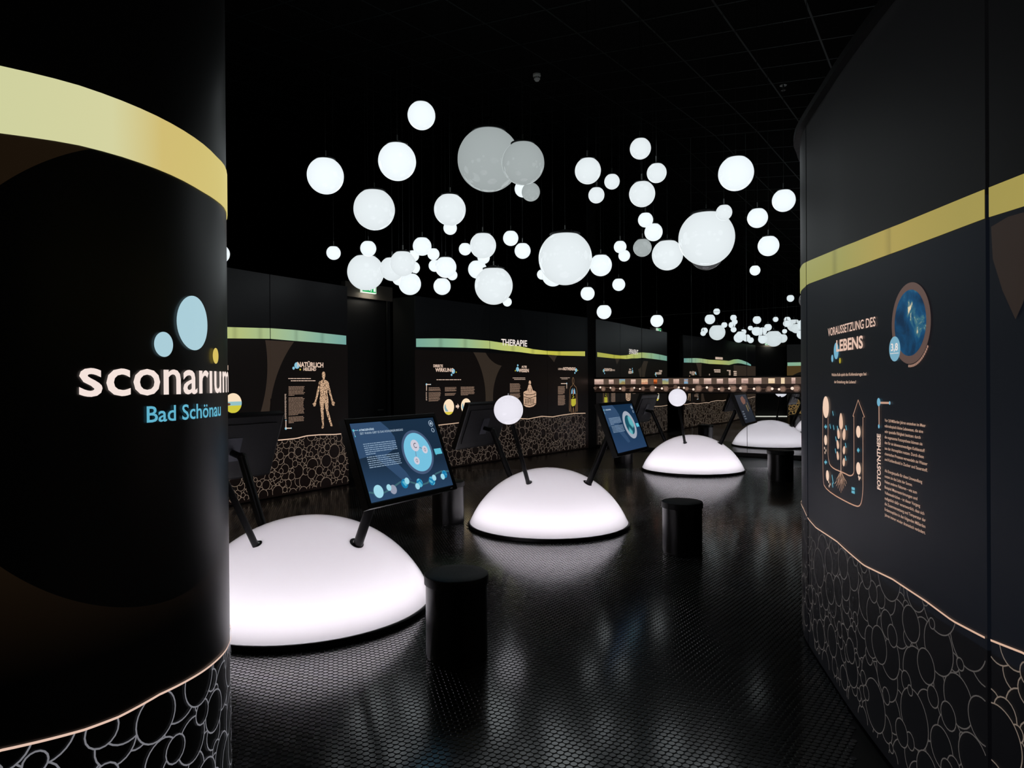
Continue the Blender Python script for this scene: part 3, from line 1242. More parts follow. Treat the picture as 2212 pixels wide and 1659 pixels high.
# bathing tub engraving: bather above a hooped wooden tub
def tub():
    q = lambda x, y: WC.hit(x, y)
    fill = speckle_mat('engraved tub drawing', (44, 30, 22), (226, 186, 156), 60, 0.07)
    mb = MB()
    k = lambda pts: WC.poly(mb, [q(*p) for p in pts], .0035)
    k([(1130.7, 850), (1158, 847), (1158, 872), (1152, 878), (1144, 880), (1136, 879), (1131, 875)])
    WC.ellipse(mb, *q(1144.2, 848.3), abs(q(1158, 848)[0] - q(1130.7, 848)[0]) / 2, .05, .0037)
    k([(1141.5, 831), (1146.5, 831), (1149, 838), (1152, 847), (1137, 849), (1139.5, 838)])
    WC.ellipse(mb, *q(1144.3, 826.8), .035, .045, .0037)
    mb.build('bathtub_drawing', fill, wall_c)
    mb = MB()
    sx, zx_ = q(1144.2, 848.3)
    rw = abs(q(1158, 848)[0] - q(1130.7, 848)[0]) / 2
    WC.quad_strip(mb, [(sx + rw * .93 * math.cos(t), zx_ + .042 * math.sin(t)) for t in np.linspace(PI, 2 * PI, 20)], .012, .0048)
    pxline(WC, mb, [(1139.5, 843), (1142, 839), (1141.8, 846)], .012, .0048)
    pxline(WC, mb, [(1149, 843), (1146.8, 839), (1147, 846)], .012, .0048)
    pxline(WC, mb, [(1141.5, 830.2), (1147, 830.2)], .010, .0048)
    for i in range(6):
        x = 1134.5 + i * 3.6
        pxline(WC, mb, [(x, 861), (x, 872)], .02, .0048)
    pxline(WC, mb, [(1131, 857), (1144, 860), (1158, 855.5)], .012, .0048)
    pxline(WC, mb, [(1131, 873), (1144, 876), (1158, 871)], .012, .0048)
    mb.build('stave_lines', M['void'], wall_c)


tub()
# outline of a body with lungs and gut
mb = MB()
OC = glow((150, 116, 84), 'backlit fine outline')
s_, z_ = WC.hit(1237.8, 822.5)
hz = abs(WC.hit(1237.8, 815.5)[1] - z_)
WC.quad_strip(mb, [(s_ + .028 * 1.2 * math.cos(t), z_ + hz * math.sin(t)) for t in np.linspace(0, 2 * PI, 24)], .008, .0035)
L1 = [(1237, 829.5), (1236.5, 832.5), (1232.5, 836), (1230.6, 843), (1230, 858), (1229.4, 880), (1229.8, 888), (1231.2, 889), (1231.8, 880), (1232.5, 860)]
pxline(WC, mb, L1, .008)
pxline(WC, mb, [(2 * 1238.3 - x, y) for x, y in L1], .008)
pxline(WC, mb, [(1232.5, 850), (1232.6, 868), (1233, 880), (1234, 893.5)], .008)
pxline(WC, mb, [(1244, 850), (1244, 868), (1243.4, 880), (1242, 893)], .008)
pxline(WC, mb, [(1238, 880), (1236.8, 893)], .008)
pxline(WC, mb, [(1238.4, 880), (1239.8, 893)], .008)
mb.build('body_outline', OC, wall_c)
mb = MB()
for p in ([(1236.4, 838), (1234.2, 843), (1233.4, 851), (1236.8, 850)], [(1239.4, 838), (1241.8, 843), (1242.8, 851), (1239, 850)]):
    WC.poly(mb, [WC.hit(*q) for q in reversed(p)], .0045)
mb.build('lungs_drawing', glow((120, 170, 195), 'backlit lungs'), wall_c)
mb = MB()
WC.poly(mb, [WC.hit(*q) for q in ((1233.6, 862), (1233.6, 874), (1236, 878), (1241, 876.5), (1243.4, 872), (1243.4, 861))], .0045)
pxline(WC, mb, [(1238, 852), (1237, 855), (1240, 857), (1236, 860)], .018, .0047)
mb.build('gut_drawing', glow((178, 170, 50), 'backlit gut'), wall_c)
mb = MB()
pxline(WC, mb, [(1238.5, 842), (1239, 849), (1238, 852)], .022, .0047)
mb.build('stomach_drawing', glow((210, 140, 120), 'backlit stomach'), wall_c)
zC, _, _ = zfun(WC, [(898, 921), (946.3, 918.5), (988.5, 913.6), (1040, 908), (1080, 904.5), (1123.5, 904), (1140.4, 905), (1169.3, 899.2), (1193.4, 900.4), (1217.5, 896), (1241.6, 893.1), (1270, 892.4)])
mb = MB()
WC.quad_strip(mb, [(s, zC(s)) for s in np.linspace(0.01, WC.L - .12, 140)], 0.015, 0.0045)
mb.build('bubble_rim_line', glow((206, 174, 148), 'backlit rim line'), wall_c)
b_ = bubbles(WC, 0.01, WC.L - .12, zC, 0.04, 12, 0.022, 0.10, 0.006, 0.003).build('bubble_outline', glow((100, 88, 78), 'backlit bubble outline dim'), wall_c)
b_['kind'] = 'stuff'
# dark post between the wall and the mirror
p_ = WC.P(WC.L, 0)
mc = MP.P(sM0, 0, 0)
q_ = [Vector((p_.x - .02, p_.y - .0, 0)), Vector((mc.x + .01, mc.y + 0.01, 0)), Vector((mc.x + .12, mc.y + .3, 0)), Vector((p_.x - .1, p_.y + .3, 0))]
trim = MB().add([v for v in q_] + [v + Vector((0, 0, 6.6)) for v in q_], [(3, 2, 1, 0), (4, 5, 6, 7), (0, 1, 5, 4), (1, 2, 6, 5), (2, 3, 7, 6), (3, 0, 4, 7)]).build('trim_1', M['black'])
struct(trim, 'black post between the therapy wall and the mirror wall', 'post')

# ---- recess with the door between the two walls ----
a_ = Vector((-1.584, 11.03, 0))
b2 = Vector((-2.005, 11.345, 0))
c2 = Vector((-2.75, 10.35, 0))
dz3 = Vector((0, 0, 1))


def slab(p, q, z0, z1, t, name, mat, parent=None):
    d = (q - p).normalized()
    n = Vector((d.y, -d.x, 0)) * t
    vs = [p, q, q - n, p - n]
    mb = MB().add([Vector((v.x, v.y, z0)) for v in vs] + [Vector((v.x, v.y, z1)) for v in vs],
                  [(3, 2, 1, 0), (4, 5, 6, 7), (0, 1, 5, 4), (1, 2, 6, 5), (2, 3, 7, 6), (3, 0, 4, 7)])
    return mb.build(name, mat, parent)


rec = slab(b2 + Vector((.004, 0, 0)), a_ + Vector((-.012, 0.004, 0)), 0, 2.92, 0.08, 'wall_recess_side', pbr('grey recess board', (44, 44, 42), 0.75))
struct(rec, 'dark grey side board of the door recess beside the therapy wall', 'wall')
lint = slab(Vector((-2.60, 10.53, 0)), b2, 2.862, 3.1, 0.10, 'wall_recess_lintel', M['beige'])
struct(lint, 'beige board above the dark doorway, lit by the exit sign', 'wall')
door = slab(c2 + Vector((-.03, .04, 0)), b2 + Vector((-.05, .0, 0)), 0, 2.862, 0.05, 'door_1', M['door'])
struct(door, 'dark exit door set back between the two printed walls', 'door')
dd_ = (b2 - c2).normalized()
fr = slab(b2 - dd_ * .13 + Vector((.01, -.01, 0)), b2 - dd_ * .07 + Vector((.01, -.01, 0)), 0, 2.86, 0.03, 'door_frame', pbr('door frame', (30, 31, 32), .5), door)
hp = b2 - dd_ * .26 + Vector((.03, -.03, 1.05))
MB().rod(hp, hp - dd_ * .12, .01, 10).build('door_handle', M['hook'], door)


def exit_sign(p, u, label):
    """small lit box with a green pictogram field"""
    n = Vector((u.y, -u.x, 0))
    t = empty('exit_sign', p)
    tag(t, label, 'exit sign')
    pl = Plane(Vector((0, 0, 0)), u, Vector((0, 0, 1)), n)
    plane_box(pl, -.15, .15, 0, .15, 0, .045).build('housing', glow((225, 240, 225), 'lit white sign edge'), t)
    plane_box(pl, -.142, .142, .008, .142, .045, .048).build('green_face', glow((30, 170, 90), 'lit green sign'), t)
    mb = MB()
    pl.text(mb, '', 0, 1, 0, 1, .05) if False else None
    # running person, arrow and door field in white
    pl.rect(mb, .085, .03, .13, .12, .0495)
    pl.poly(mb, [(-.13, .07), (-.09, .035), (-.09, .06), (-.045, .06), (-.045, .08), (-.09, .08), (-.09, .105)], .0495)
    pl.ellipse(mb, .045, .115, .012, .012, .0495, 12)
    pl.quad_strip(mb, [(.04, .10), (.025, .07), (.045, .05), (.03, .025)], .014, .0495)
    pl.quad_strip(mb, [(.025, .07), (.01, .045), (-.01, .045)], .012, .0495)
    pl.quad_strip(mb, [(.04, .09), (.065, .08)], .009, .0495)
    mb.build('pictogram', glow((235, 250, 240), 'lit white pictogram'), t)['kind'] = 'stuff'
    L = bpy.data.lights.new('sign_glow', 'AREA')
    L.shape = 'RECTANGLE'
    L.size, L.size_y = .28, .06
    L.energy = 0.8
    L.color = (1.0, .93, .8)
    lo = bpy.data.objects.new('sign_glow', L)
    COL.objects.link(lo)
    lo.parent = t
    lo.location = n * .07 + Vector((0, 0, -.01))
    lo.rotation_euler = (-n).to_track_quat('-Z', 'Y').to_euler()
    d_ = (-n * .8 + Vector((0, 0, -.6))).normalized()
    lo.rotation_euler = d_.to_track_quat('-Z', 'Y').to_euler()
    return t


es = b2 + (c2 - b2) * 0.46 + Vector((0, 0, 2.945))
exit_sign(es + Vector((.02, -.015, 0)), dd_, 'green lit exit sign on the beige board over the dark doorway')

# ---- far left bay: doorway with an added glow for the next room's light, seen in the mirror ----
wd = (Vector((-6.25, 2.5, 0)) - Vector((-6.95, 3.45, 0))).normalized()
dA, dB = Vector((-7.35, 3.35, 0)), Vector((-6.75, 2.1, 0))
door2 = slab(dB, dA, 0, 2.86, .05, 'door_2', M['door'])
struct(door2)
lint2 = slab(dB + Vector((.02, .01, 0)), dA + Vector((.02, .01, 0)), 2.86, 3.25, .1, 'wall_far_lintel', M['beige'])
struct(lint2)
ths = slab(dB + Vector((.2, .1, 0)), dA + Vector((.2, .1, 0)), 0.0, .03, .05, 'doorway_glow_slab', glow((240, 238, 225), 'added glow for next room light'))  # glowing slab added to stand for light spilling from the room beyond
tag(ths, 'added white glow for light from the next room on the far doorway floor, seen in the mirror', 'light stand-in')
exit_sign((dA + dB) / 2 + Vector((.06, .03, 2.93)), (dA - dB).normalized(), 'small green exit sign over the far doorway, seen only in the mirror')
WE = Wall([(-5.1, .9), (-5.7, 1.75), (-6.3, 2.45)])
matE = wall_print_mat('dark printed light wall amber', [(1.2, .9, .95)], (14, 12, 9), (78, 58, 28), upper=(12, 12, 12), uz=2.06)
we = WE.sheet(0, WE.L, .0, 2.92, -.03, .1).build('wall_far_front', M['core'])
struct(we)
WE.sheet(0, WE.L, .012, 2.92, 0, .03).build('wall_panel', matE, we)
mbr = WE.sheet(0.05, WE.L - .02, 2.06, 2.2, .003, .002)
mbr.uv = {k: (v[0] / WE.L, 0) for k, v in mbr.uv.items()}
mbr.build('colour_band', ramp_mat('backlit green band', [(0, (170, 190, 120)), (1, (140, 185, 160))]), we)
b_ = bubbles(WE, .05, WE.L - .05, lambda s: .74, .04, 5, .02, .09, .008, .003).build('bubble_outline', glow((190, 150, 90), 'amber bubble outline'), we)
b_['kind'] = 'stuff'

# ---- wall_left_front: the rounded wall end with the institution's name ----
cxA, cyA, rA = -1.63, 1.93, 0.75
arc = [(cxA + rA * math.cos(t), cyA + rA * math.sin(t)) for t in np.linspace(math.radians(-75), math.radians(100), 90)]
arc = [(cxA + rA * math.cos(math.radians(-75)) - 1.6, cyA + rA * math.sin(math.radians(-75)) - .42)] + arc + [(cxA + rA * math.cos(math.radians(100)) - 1.7, cyA + rA * math.sin(math.radians(100)) - .28)]
WA = Wall(arc, smooth=False)
circA = circ3(WA, ((130, 337), (60, 365), (170, 1300)))
matA = wall_print_mat('black printed cloth', [circA], (1, 1, 1), (25, 17, 9), rough=0.36, uz=2.1, upper=(1, 1, 1), spec=0.45, lz=-1, fade=(.86, 1.2), diffuse=(5, 5, 6))
wall_a = build_wall('wall_left_front', WA, [], 'rounded black wall end carrying a pale yellow band and the large white institution name', [matA], thick=0.06)
ribbon(WA, wall_a, [(0, 143), (157, 181), (244, 211), (325, 245), (380, 273.5), (434, 309), (466, 338.6), (483, 357.6)],
       [(0, 288), (157, 311), (244, 333), (325, 360), (380, 383), (434, 413), (466, 433), (483, 448)], [],
       [(0.0, (196, 196, 168)), (0.325, (208, 208, 180)), (0.328, (176, 182, 134)), (0.40, (206, 208, 158)), (0.50, (212, 210, 160)), (0.55, (208, 188, 116)), (0.8, (206, 192, 104)), (1, (196, 186, 98))],
       s0=WA.hit(0, 200)[0] - 1.2, s1=WA.hit(483, 400)[0] + 0.9)
mb = MB()
# lettering: nine letters, the last runs round the bend
s0 = WA.hit(169, 855)[0]
si = WA.hit(462, 846)[0]
zb = WA.hit(200, 854.5)[1]
zx = WA.hit(200, 787.5)[1]
aT, fT, xa, xb = text_polys('sconar\u0131um', 0.012)
# 'i' stands at about 0.72 of the word
wfull = (si - s0) / 0.725
vs = [WA.P(s0 + (x - xa) / (xb - xa) * wfull, zb + y / 0.53 * (zx - zb), .004) for x, y in aT]
mb.add(vs, fT)
mb.build('name_lettering', glow((244, 226, 218), 'backlit white name'), wall_a)
mb = MB()
s1, z1 = WA.hit(314.5, 916)
s2, _ = WA.hit(474, 903)
_, z2 = WA.hit(314.5, 881)
WA.text(mb, 'Bad Schönau', s1, s2, z1 + .004, z2 - z1, .004, .012)
mb.build('place_lettering', glow((96, 178, 204), 'backlit blue name'), wall_a)
mb = MB()
for x, y, h in ((416, 698, 117), (351.4, 744, 54)):
    s_, z_ = WA.hit(x, y)
    r_ = abs(WA.hit(x, y - h / 2)[1] - z_)
    WA.ellipse(mb, s_, z_, r_, r_, .004, 48)
mb.build('blue_discs', glow((170, 205, 216), 'backlit pale blue disc'), wall_a)['kind'] = 'stuff'
mb = MB()
s_, z_ = WA.hit(462, 768.7)
r_ = abs(WA.hit(462, 768.7 - 17)[1] - z_)
WA.ellipse(mb, s_, z_, r_, r_, .0055, 36)
mb.build('yellow_disc', glow((214, 190, 92), 'backlit ochre disc'), wall_a)
# cover the letter's own dot with the cloth ground
zA, a0, a1 = zfun(WA, [(0, 1619.5), (179, 1576), (254, 1548), (341.5, 1500), (437, 1449), (485, 1405)])
mb = MB()
WA.quad_strip(mb, [(s, zA(s)) for s in np.linspace(a0 - .6, a1 + 1.0, 120)], 0.0058, 0.004)
mb.build('bubble_rim_line', glow((226, 192, 174), 'backlit rim line'), wall_a)
b_ = bubbles(WA, a0 - .6, a1 + 1.0, zA, 0.04, 33, 0.014, 0.095, 0.0042, 0.003).build('bubble_outline', glow((118, 118, 124), 'backlit bubble outline grey'), wall_a)
b_['kind'] = 'stuff'

# ---- wall_right: the curved wall on the precondition of life ----
WD = Wall([(2.7, 4.75), (2.05, 4.50), (1.80, 4.16), (1.705, 3.95), (1.652, 3.75), (1.572, 3.33), (1.512, 3.0), (1.447, 2.53), (1.403, 2.1), (1.385, 1.8), (1.38, 1.4), (1.40, 1.0), (1.46, .4)])
sd0 = WD.hit(1743.5, 800)[0]
sd1 = WD.hit(2134.5, 800)[0]
tri = [WD.hit(*p) for p in ((2141, 490), (2196, 690), (2212, 610))]
m_d1 = wall_print_mat('blue black printed light wall', [(sd0 + 1, 1.2, 9)], (11, 14, 20), (60, 48, 44), upper=(9, 9, 10), uz=2.04, diffuse=(6, 6, 7), rough=.45, spec=.33, low=(6, 6, 8), lowz=.70)
m_d2 = wall_print_mat('blue black printed light wall with brown field', [(sd1 - .62 + .5 - .02, 1.32, .36), (sd1 + 2.2, 0.8, 1.95)], (17, 18, 24), (46, 36, 30), upper=(11, 11, 11), uz=2.0, diffuse=(14, 14, 16), rough=.42)
m_d2 = m_d1
wall_d = build_wall('wall_right', WD, [sd0, sd1], 'curved blue black printed wall about the beginnings of life with a golden band', [m_d1, m_d1, m_d2], thick=0.09, gap=0.009)
WD.sheet(0, WD.L, 2.92, 2.955, .035, .15).build('top_rail', M['metal_black'], wall_d)
ribbon(WD, wall_d, [(1737, 569), (1745, 565), (1850, 522), (1950, 482), (2030, 449), (2128, 409), (2141, 404), (2212, 376)],
       [(1737, 622), (1745, 614), (1850, 576), (1950, 539), (2030, 509), (2128, 472), (2141, 468), (2212, 446)], [sd0, sd1],
       [(0, (150, 160, 110)), (0.45, (150, 146, 76)), (0.56, (166, 148, 74)), (0.66, (158, 144, 74)), (0.8, (166, 152, 80)), (1, (172, 164, 96))],
       s0=0.02, s1=WD.L - .02, gap=.011, joints=(1804, 1925), soft=.06)
mb = MB()
DX = dict(off=.004)
pxtext(WD, mb, 'VORAUSSETZUNG DES', 1790.4, 1893.5, 709.6, 726.3, bold=.012)
pxtext(WD, mb, 'LEBENS', 1808.5, 1866.3, 735.6, 759, bold=.03)
mb.build('title_lettering', glow((226, 190, 172), 'backlit title'), wall_d)
mb = MB()
pxtext(WD, mb, 'Welche Rolle spielt das Kohlensäuregas bei', 1798.3, 1873.6, 806.5, 812.6, bold=.008)
pxtext(WD, mb, 'der Entstehung des Lebens?', 1804, 1851, 821.6, 827.6, bold=.008)
mb.build('question_lettering', glow((214, 178, 156), 'backlit question'), wall_d)
mb = MB()
P1 = ['Vor 3,8 Milliarden Jahren entstehen im Meer', 'mikroskopisch kleine Lebewesen, die eine', 'sehr spezielle Fähigkeit besitzen: durch', 'die sogenannte Fotosynthese können sie',
      'den für sie lebensnotwendigen Kohlenstoff', 'aus der Atmosphäre nutzen. Durch diese', 'chemischen Prozesse verwandeln sie Wasser', 'und Kohlendioxid in Zucker und Sauerstoff.']
X1 = [2002, 1996.5, 1991, 1995, 2000, 1998, 2006, 2006]
P2 = ['Als Energiequelle für diese Umwandlung', 'nutzen sie das Licht der Sonne.', 'Neben anderen Faktoren – wie zum', 'Beispiel Meeresströmungen und', 'Vulkanausbrüchen – ist dieser Vorgang',
      'maßgeblich dafür verantwortlich, dass sich', 'die Zusammensetzung und Temperatur der', 'Erdatmosphäre in den folgenden Milliarden', 'Jahren immer wieder dramatisch verändert.']
X2 = [1994.5, 1973, 1983, 1984, 1990, 1999, 2002, 2001.5, 2001.5]
for i, (t, x) in enumerate(zip(P1, X1)):
    y = 908.5 + i * 12.0
    pxtext(WD, mb, t, 1913.4, x, y - 4, y + 2.2, bold=.012)
for i, (t, x) in enumerate(zip(P2, X2)):
    y = 1017 + i * 11.9
    pxtext(WD, mb, t, 1913.4, x, y - 4, y + 2.2, bold=.012)
mb.build('body_text', glow((196, 160, 138), 'backlit body copy bright'), wall_d)
mb = MB()
sv, zv = WD.hit(1904.6, 1059)
_, zt = WD.hit(1904.6, 938)
sv2, _ = WD.hit(1897.2, 1059)
WD.text(mb, 'FOTOSYNTHESE', sv, zt - zv, zv, abs(sv - sv2), .004, .03, vertical=True)
mb.build('side_lettering', glow((226, 194, 176), 'backlit side title'), wall_d)
mb = MB()
pxline(WD, mb, [(1900.4, 870), (1924, 870.4)], .008, .003)
pxline(WD, mb, [(1900.4, 870), (1900.7, 921)], .008, .003)
mb.build('molecule_bonds', glow((190, 150, 130), 'backlit bonds'), wall_d)
mb = MB()
for a in ((1900.3, 868.7, 18), (1924.2, 870.5, 8), (1900.7, 921, 9)):
    pxdisc(WD, mb, *a, off=.004)
pxdisc(WD, mb, 1807.7, 758, 36, .0032)
pxdisc(WD, mb, 1799.4, 774.3, 16, .0034)
mb.build('blue_dots', glow((112, 172, 198), 'backlit blue dots'), wall_d)['kind'] = 'stuff'
mb = MB()
pxdisc(WD, mb, 1816, 779, 12.5, .0034)
mb.build('yellow_dot', glow((176, 160, 44), 'backlit yellow dot'), wall_d)
mb = MB()
s_, z_, R1 = pxdisc(WD, mb, 1967.3, 698.4, 176, .003, 56)
mb.build('ring_disc', glow((92, 72, 66), 'backlit brown ring'), wall_d)


def earth_mat():
    m, nt, out = new_mat('ocean globe picture')
    N, L = nt.nodes, nt.links
    tc = N.new('ShaderNodeTexCoord')
    n = N.new('ShaderNodeTexNoise')
    n.inputs['Scale'].default_value = 9.5
    n.inputs['Detail'].default_value = 8
    n.inputs['Roughness'].default_value = .6
    n.inputs['Distortion'].default_value = .6
    L.new(tc.outputs['Object'], n.inputs['Vector'])
    cr = N.new('ShaderNodeValToRGB')
    e = cr.color_ramp.elements
    e[0].position, e[0].color = .38, (*lin((6, 40, 68)), 1)
    e[1].position, e[1].color = .665, (*lin((225, 205, 170)), 1)
    q = e.new(.55)
    q.color = (*lin((10, 72, 112)), 1)
    q = e.new(.615)
    q.color = (*lin((60, 110, 122)), 1)
    L.new(n.outputs['Fac'], cr.inputs['Fac'])
    b = N.new('ShaderNodeBsdfPrincipled')
    b.inputs['Base Color'].default_value = (.004, .006, .01, 1)
    L.new(cr.outputs[0], b.inputs['Emission Color'])
    b.inputs['Emission Strength'].default_value = 1
    L.new(b.outputs[0], out.inputs[0])
    return m


mb = MB()
pxdisc(WD, mb, 1966.8, 697.5, 143, .0036, 56)
mb.build('globe_picture', earth_mat(), wall_d)
mb = MB()
pxdisc(WD, mb, 1935, 753.7, 54, .0042, 40)
mb.build('figure_disc', glow((118, 168, 190), 'backlit figure disc'), wall_d)
mb = MB()
pxtext(WD, mb, '3,8', 1927.5, 1942.5, 742.5, 758, .005, .02)
pxdash(WD, mb, 1926, 1944, 762, 766, 1, 1, .005)
mb.build('figure_lettering', glow((232, 220, 214), 'backlit figure'), wall_d)
mb = MB()
for k in range(15):
    t0_ = math.radians(-95 + k * 4.1)
    WD.quad_strip(mb, [(s_ + R1 * 1.05 * math.cos(t), z_ + R1 * 1.05 * math.sin(t)) for t in (t0_, t0_ + .03, t0_ + .058)], .009, .003)
mb.build('caption_lettering', glow((160, 124, 108), 'backlit caption'), wall_d)
# flow diagram round the plant
mb = MB()
LW = .0055


def smooth_px(pts, n=5):
    p = [Vector(a) for a in pts]
    for _ in range(2):
        q = [p[0]]
        for a, b in zip(p, p[1:]):
            q += [a * .75 + b * .25, a * .25 + b * .75]
        q.append(p[-1])
        p = q
    return [tuple(a) for a in p]


pxline(WD, mb, smooth_px([(1778.8, 878), (1778.8, 1030), (1783, 1058), (1848, 1094), (1862, 1093), (1866, 1060), (1866, 1040)]), LW)
pxline(WD, mb, [(1866, 1042), (1866, 901), (1869.3, 901), (1855.5, 864), (1844, 899.5), (1846.3, 898.5), (1846.5, 1010)], LW)
pxline(WD, mb, smooth_px([(1846.5, 1008), (1846.5, 1024), (1838, 1029), (1826, 1022), (1796, 1010), (1790.4, 990), (1790.4, 970)]), LW)
pxline(WD, mb, [(1790.4, 972), (1790.4, 903)], LW)
mb.build('diagram_outline', glow((196, 150, 124), 'backlit diagram line'), wall_d)
mb = MB()
for a in ((1785.7, 879.5, 47), (1785.3, 950.7, 22), (1789.3, 1027.4, 23), (1856.3, 932.7, 26), (1856.5, 1012, 27)):
    pxdisc(WD, mb, *a, off=.0042)
for x, y in ((1783, 968), (1786, 973), (1784, 978), (1792, 1041), (1795, 1046), (1793, 1050), (1857, 1030), (1860, 1032), (1858, 1035)):
    pxdisc(WD, mb, x, y, 6, off=.0042, n=12)
mb.build('diagram_discs', glow((238, 204, 180), 'backlit cream discs'), wall_d)['kind'] = 'stuff'
mb = MB()
pxline(WD, mb, [(1818.6, 1020), (1818.8, 960), (1818.6, 900)], .007, .004)


def leaf(x, y, h, lean):
    s, z = WD.hit(x, y)
    r = abs(WD.hit(x, y - h / 2)[1] - z)
    w = r * .74
    pts = []
    for k in range(16):
        t = 2 * PI * k / 16
        a, b = w * math.sin(t) * (1 - .25 * math.cos(t)), r * math.cos(t)
        pts.append((s + a * math.cos(lean) - b * math.sin(lean), z + a * math.sin(lean) + b * math.cos(lean)))
    WD.poly(mb, list(reversed(pts)), .0045)


leaf(1818.8, 910, 36, 0)
for x, y, h, l in ((1813.2, 936, 25, .5), (1825.5, 938, 27, -.5), (1811.7, 960, 21, .6), (1825.5, 972, 20, -.6), (1811.7, 984, 20, .6), (1825, 998, 20, -.6)):
    leaf(x, y, h, l)
mb.build('plant_drawing', glow((226, 186, 160), 'backlit plant'), wall_d)
mb = MB()
rr = random.Random(9)
for k in range(9):
    x = 1818.5
    y = 1019
    tx = 1806 + k * 3.2
    pts = [(x, y)]
    for j in range(1, 6):
        f_ = j / 5
        pts.append((x + (tx - x) * f_ ** .8 + rr.uniform(-1, 1), y + f_ * (46 - abs(k - 4) * 5)))
    pxline(WD, mb, pts, .0034, .004)
    pxline(WD, mb, [pts[2], (pts[2][0] + rr.uniform(-4, 4), pts[2][1] + 10)], .0024, .004)
mb.build('root_drawing', glow((190, 150, 124), 'backlit roots'), wall_d)
mb = MB()
for x, y in ((1785.3, 921.8), (1785.3, 998.5), (1856, 972.5)):
    pxline(WD, mb, [(x - 2.6, y), (x + 2.6, y)], .010, .004)
    pxline(WD, mb, [(x, y - 5), (x, y + 5)], .010, .004)
for y in (1054.5, 1062):
    pxline(WD, mb, [(1841.5, y), (1848.5, y + 2.2)], .012, .004)
for x, y in ((1801.5, 893), (1795.5, 921), (1803, 923.5), (1811.5, 925), (1830, 924), (1808, 948), (1829, 962), (1807, 974), (1829, 990), (1800, 1031), (1801.5, 1040), (1800.5, 1048)):
    pxline(WD, mb, [(x - .8, y - 5), (x + 1, y + 5)], .010, .0047)
mb.build('blue_marks', glow((96, 170, 190), 'backlit blue marks'), wall_d)['kind'] = 'stuff'
# brown wedge above the second panel
mb = MB()
WD.poly(mb, [WD.hit(*p) for p in ((2143, 490), (2147, 560), (2168, 628), (2196, 690), (2212, 655), (2240, 560), (2250, 455), (2212, 459), (2180, 468))][::-1], .003)
mb.build('brown_field', glow((40, 31, 27), 'backlit brown field'), wall_d)
zD, d0, d1 = zfun(WD, [(1737, 1098), (1747, 1120), (1764, 1139.7), (1810, 1170), (1868, 1221), (1930, 1251), (2003, 1299), (2060, 1341), (2129, 1377), (2143, 1383), (2212, 1410)])
for a, b in ((0.05, sd0 - .01), (sd0 + .01, sd1 - .014), (sd1 + .012, WD.L - .05)):
    mb = MB()
    WD.quad_strip(mb, [(s, zD(s)) for s in np.linspace(a, b, 60)], 0.0062, 0.004)
    mb.build('bubble_rim_line', glow((214, 176, 152), 'backlit rim line warm'), wall_d)
    mb = bubbles(WD, a, b, zD, 0.05, int(a * 10) + 50, 0.017, 0.105, 0.0042, 0.003)
    o = mb.build('bubble_outline', glow((74, 70, 68), 'backlit bubble outline dark') if a < sd1 else glow((112, 100, 90), 'backlit bubble outline near'), wall_d)
    o['kind'] = 'stuff'

# ------------------------------------------------------------------ timeline rail on the mirror
tl = empty('timeline_display', MP.P(sM0 + .3, 1.26, 0.02))
tag(tl, 'long narrow lit timeline strip with small pictures fixed across the mirror wall', 'display')
inv = Matrix.Translation(tl.location).inverted()


class Rel(Surf):
    def __init__(self, base):
        self.b = base

    def P(self, s, z, off=0.0):
        return inv @ self.b.P(s, z, off)


RP = Rel(MP)
tz0, tzf, tz1 = 1.262, 1.424, 1.552


def mp_hit(px, py):
    r = ray(px, py)
    t = (MD - 0) / (r.x * math.sin(TH) + r.y * math.cos(TH))
    p = CAM + r * t
    return (p - mo).dot(mdir), p.z


ts0, ts1 = sM0 - .02, sM0 + TW * 6
plane_box(RP, ts0, ts1, tz0 - .028, tz1 + .03, .002, .03).build('frame', M['black'], tl)
plane_box(RP, ts0, ts1, tzf, tz1, .03, .036).build('upper_light_panel', glow((84, 68, 58), 'lit brown strip'), tl)
plane_box(RP, ts0, ts1, tz0, tzf - .004, .03, .034).build('lower_light_panel', glow((30, 20, 16), 'lit dark strip'), tl)


def photo_mat(i, a, b, c):
    m, nt, out = new_mat('small lit photograph')
    N, L = nt.nodes, nt.links
    tc = N.new('ShaderNodeTexCoord')
    n = N.new('ShaderNodeTexNoise')
    n.inputs['Scale'].default_value = 14
    n.inputs['Detail'].default_value = 5
    L.new(tc.outputs['Object'], n.inputs['Vector'])
    sp = N.new('ShaderNodeSeparateXYZ')
    L.new(tc.outputs['Object'], sp.inputs[0])
    mr = N.new('ShaderNodeMapRange')
    mr.inputs['From Min'].default_value = tzf - 1.26 + .01
    mr.inputs['From Max'].default_value = tz1 - 1.26
    L.new(sp.outputs['Z'], mr.inputs['Value'])
    ad = N.new('ShaderNodeMath')
    ad.operation = 'MULTIPLY_ADD'
    ad.inputs[1].default_value = .9
    L.new(n.outputs['Fac'], ad.inputs[0])
    sb = N.new('ShaderNodeMath')
    sb.operation = 'SUBTRACT'
    sb.inputs[1].default_value = .45
    L.new(mr.outputs[0], sb.inputs[0])
    L.new(sb.outputs[0], ad.inputs[2])
    cr = N.new('ShaderNodeValToRGB')
    e = cr.color_ramp.elements
    e[0].position, e[0].color = .2, (*lin(a), 1)
    e[1].position, e[1].color = .85, (*lin(c), 1)
    q = e.new(.5)
    q.color = (*lin(b), 1)
    L.new(ad.outputs[0], cr.inputs[0])
    em = N.new('ShaderNodeEmission')
    L.new(cr.outputs[0], em.inputs['Color'])
    L.new(em.outputs[0], out.inputs[0])
    return m


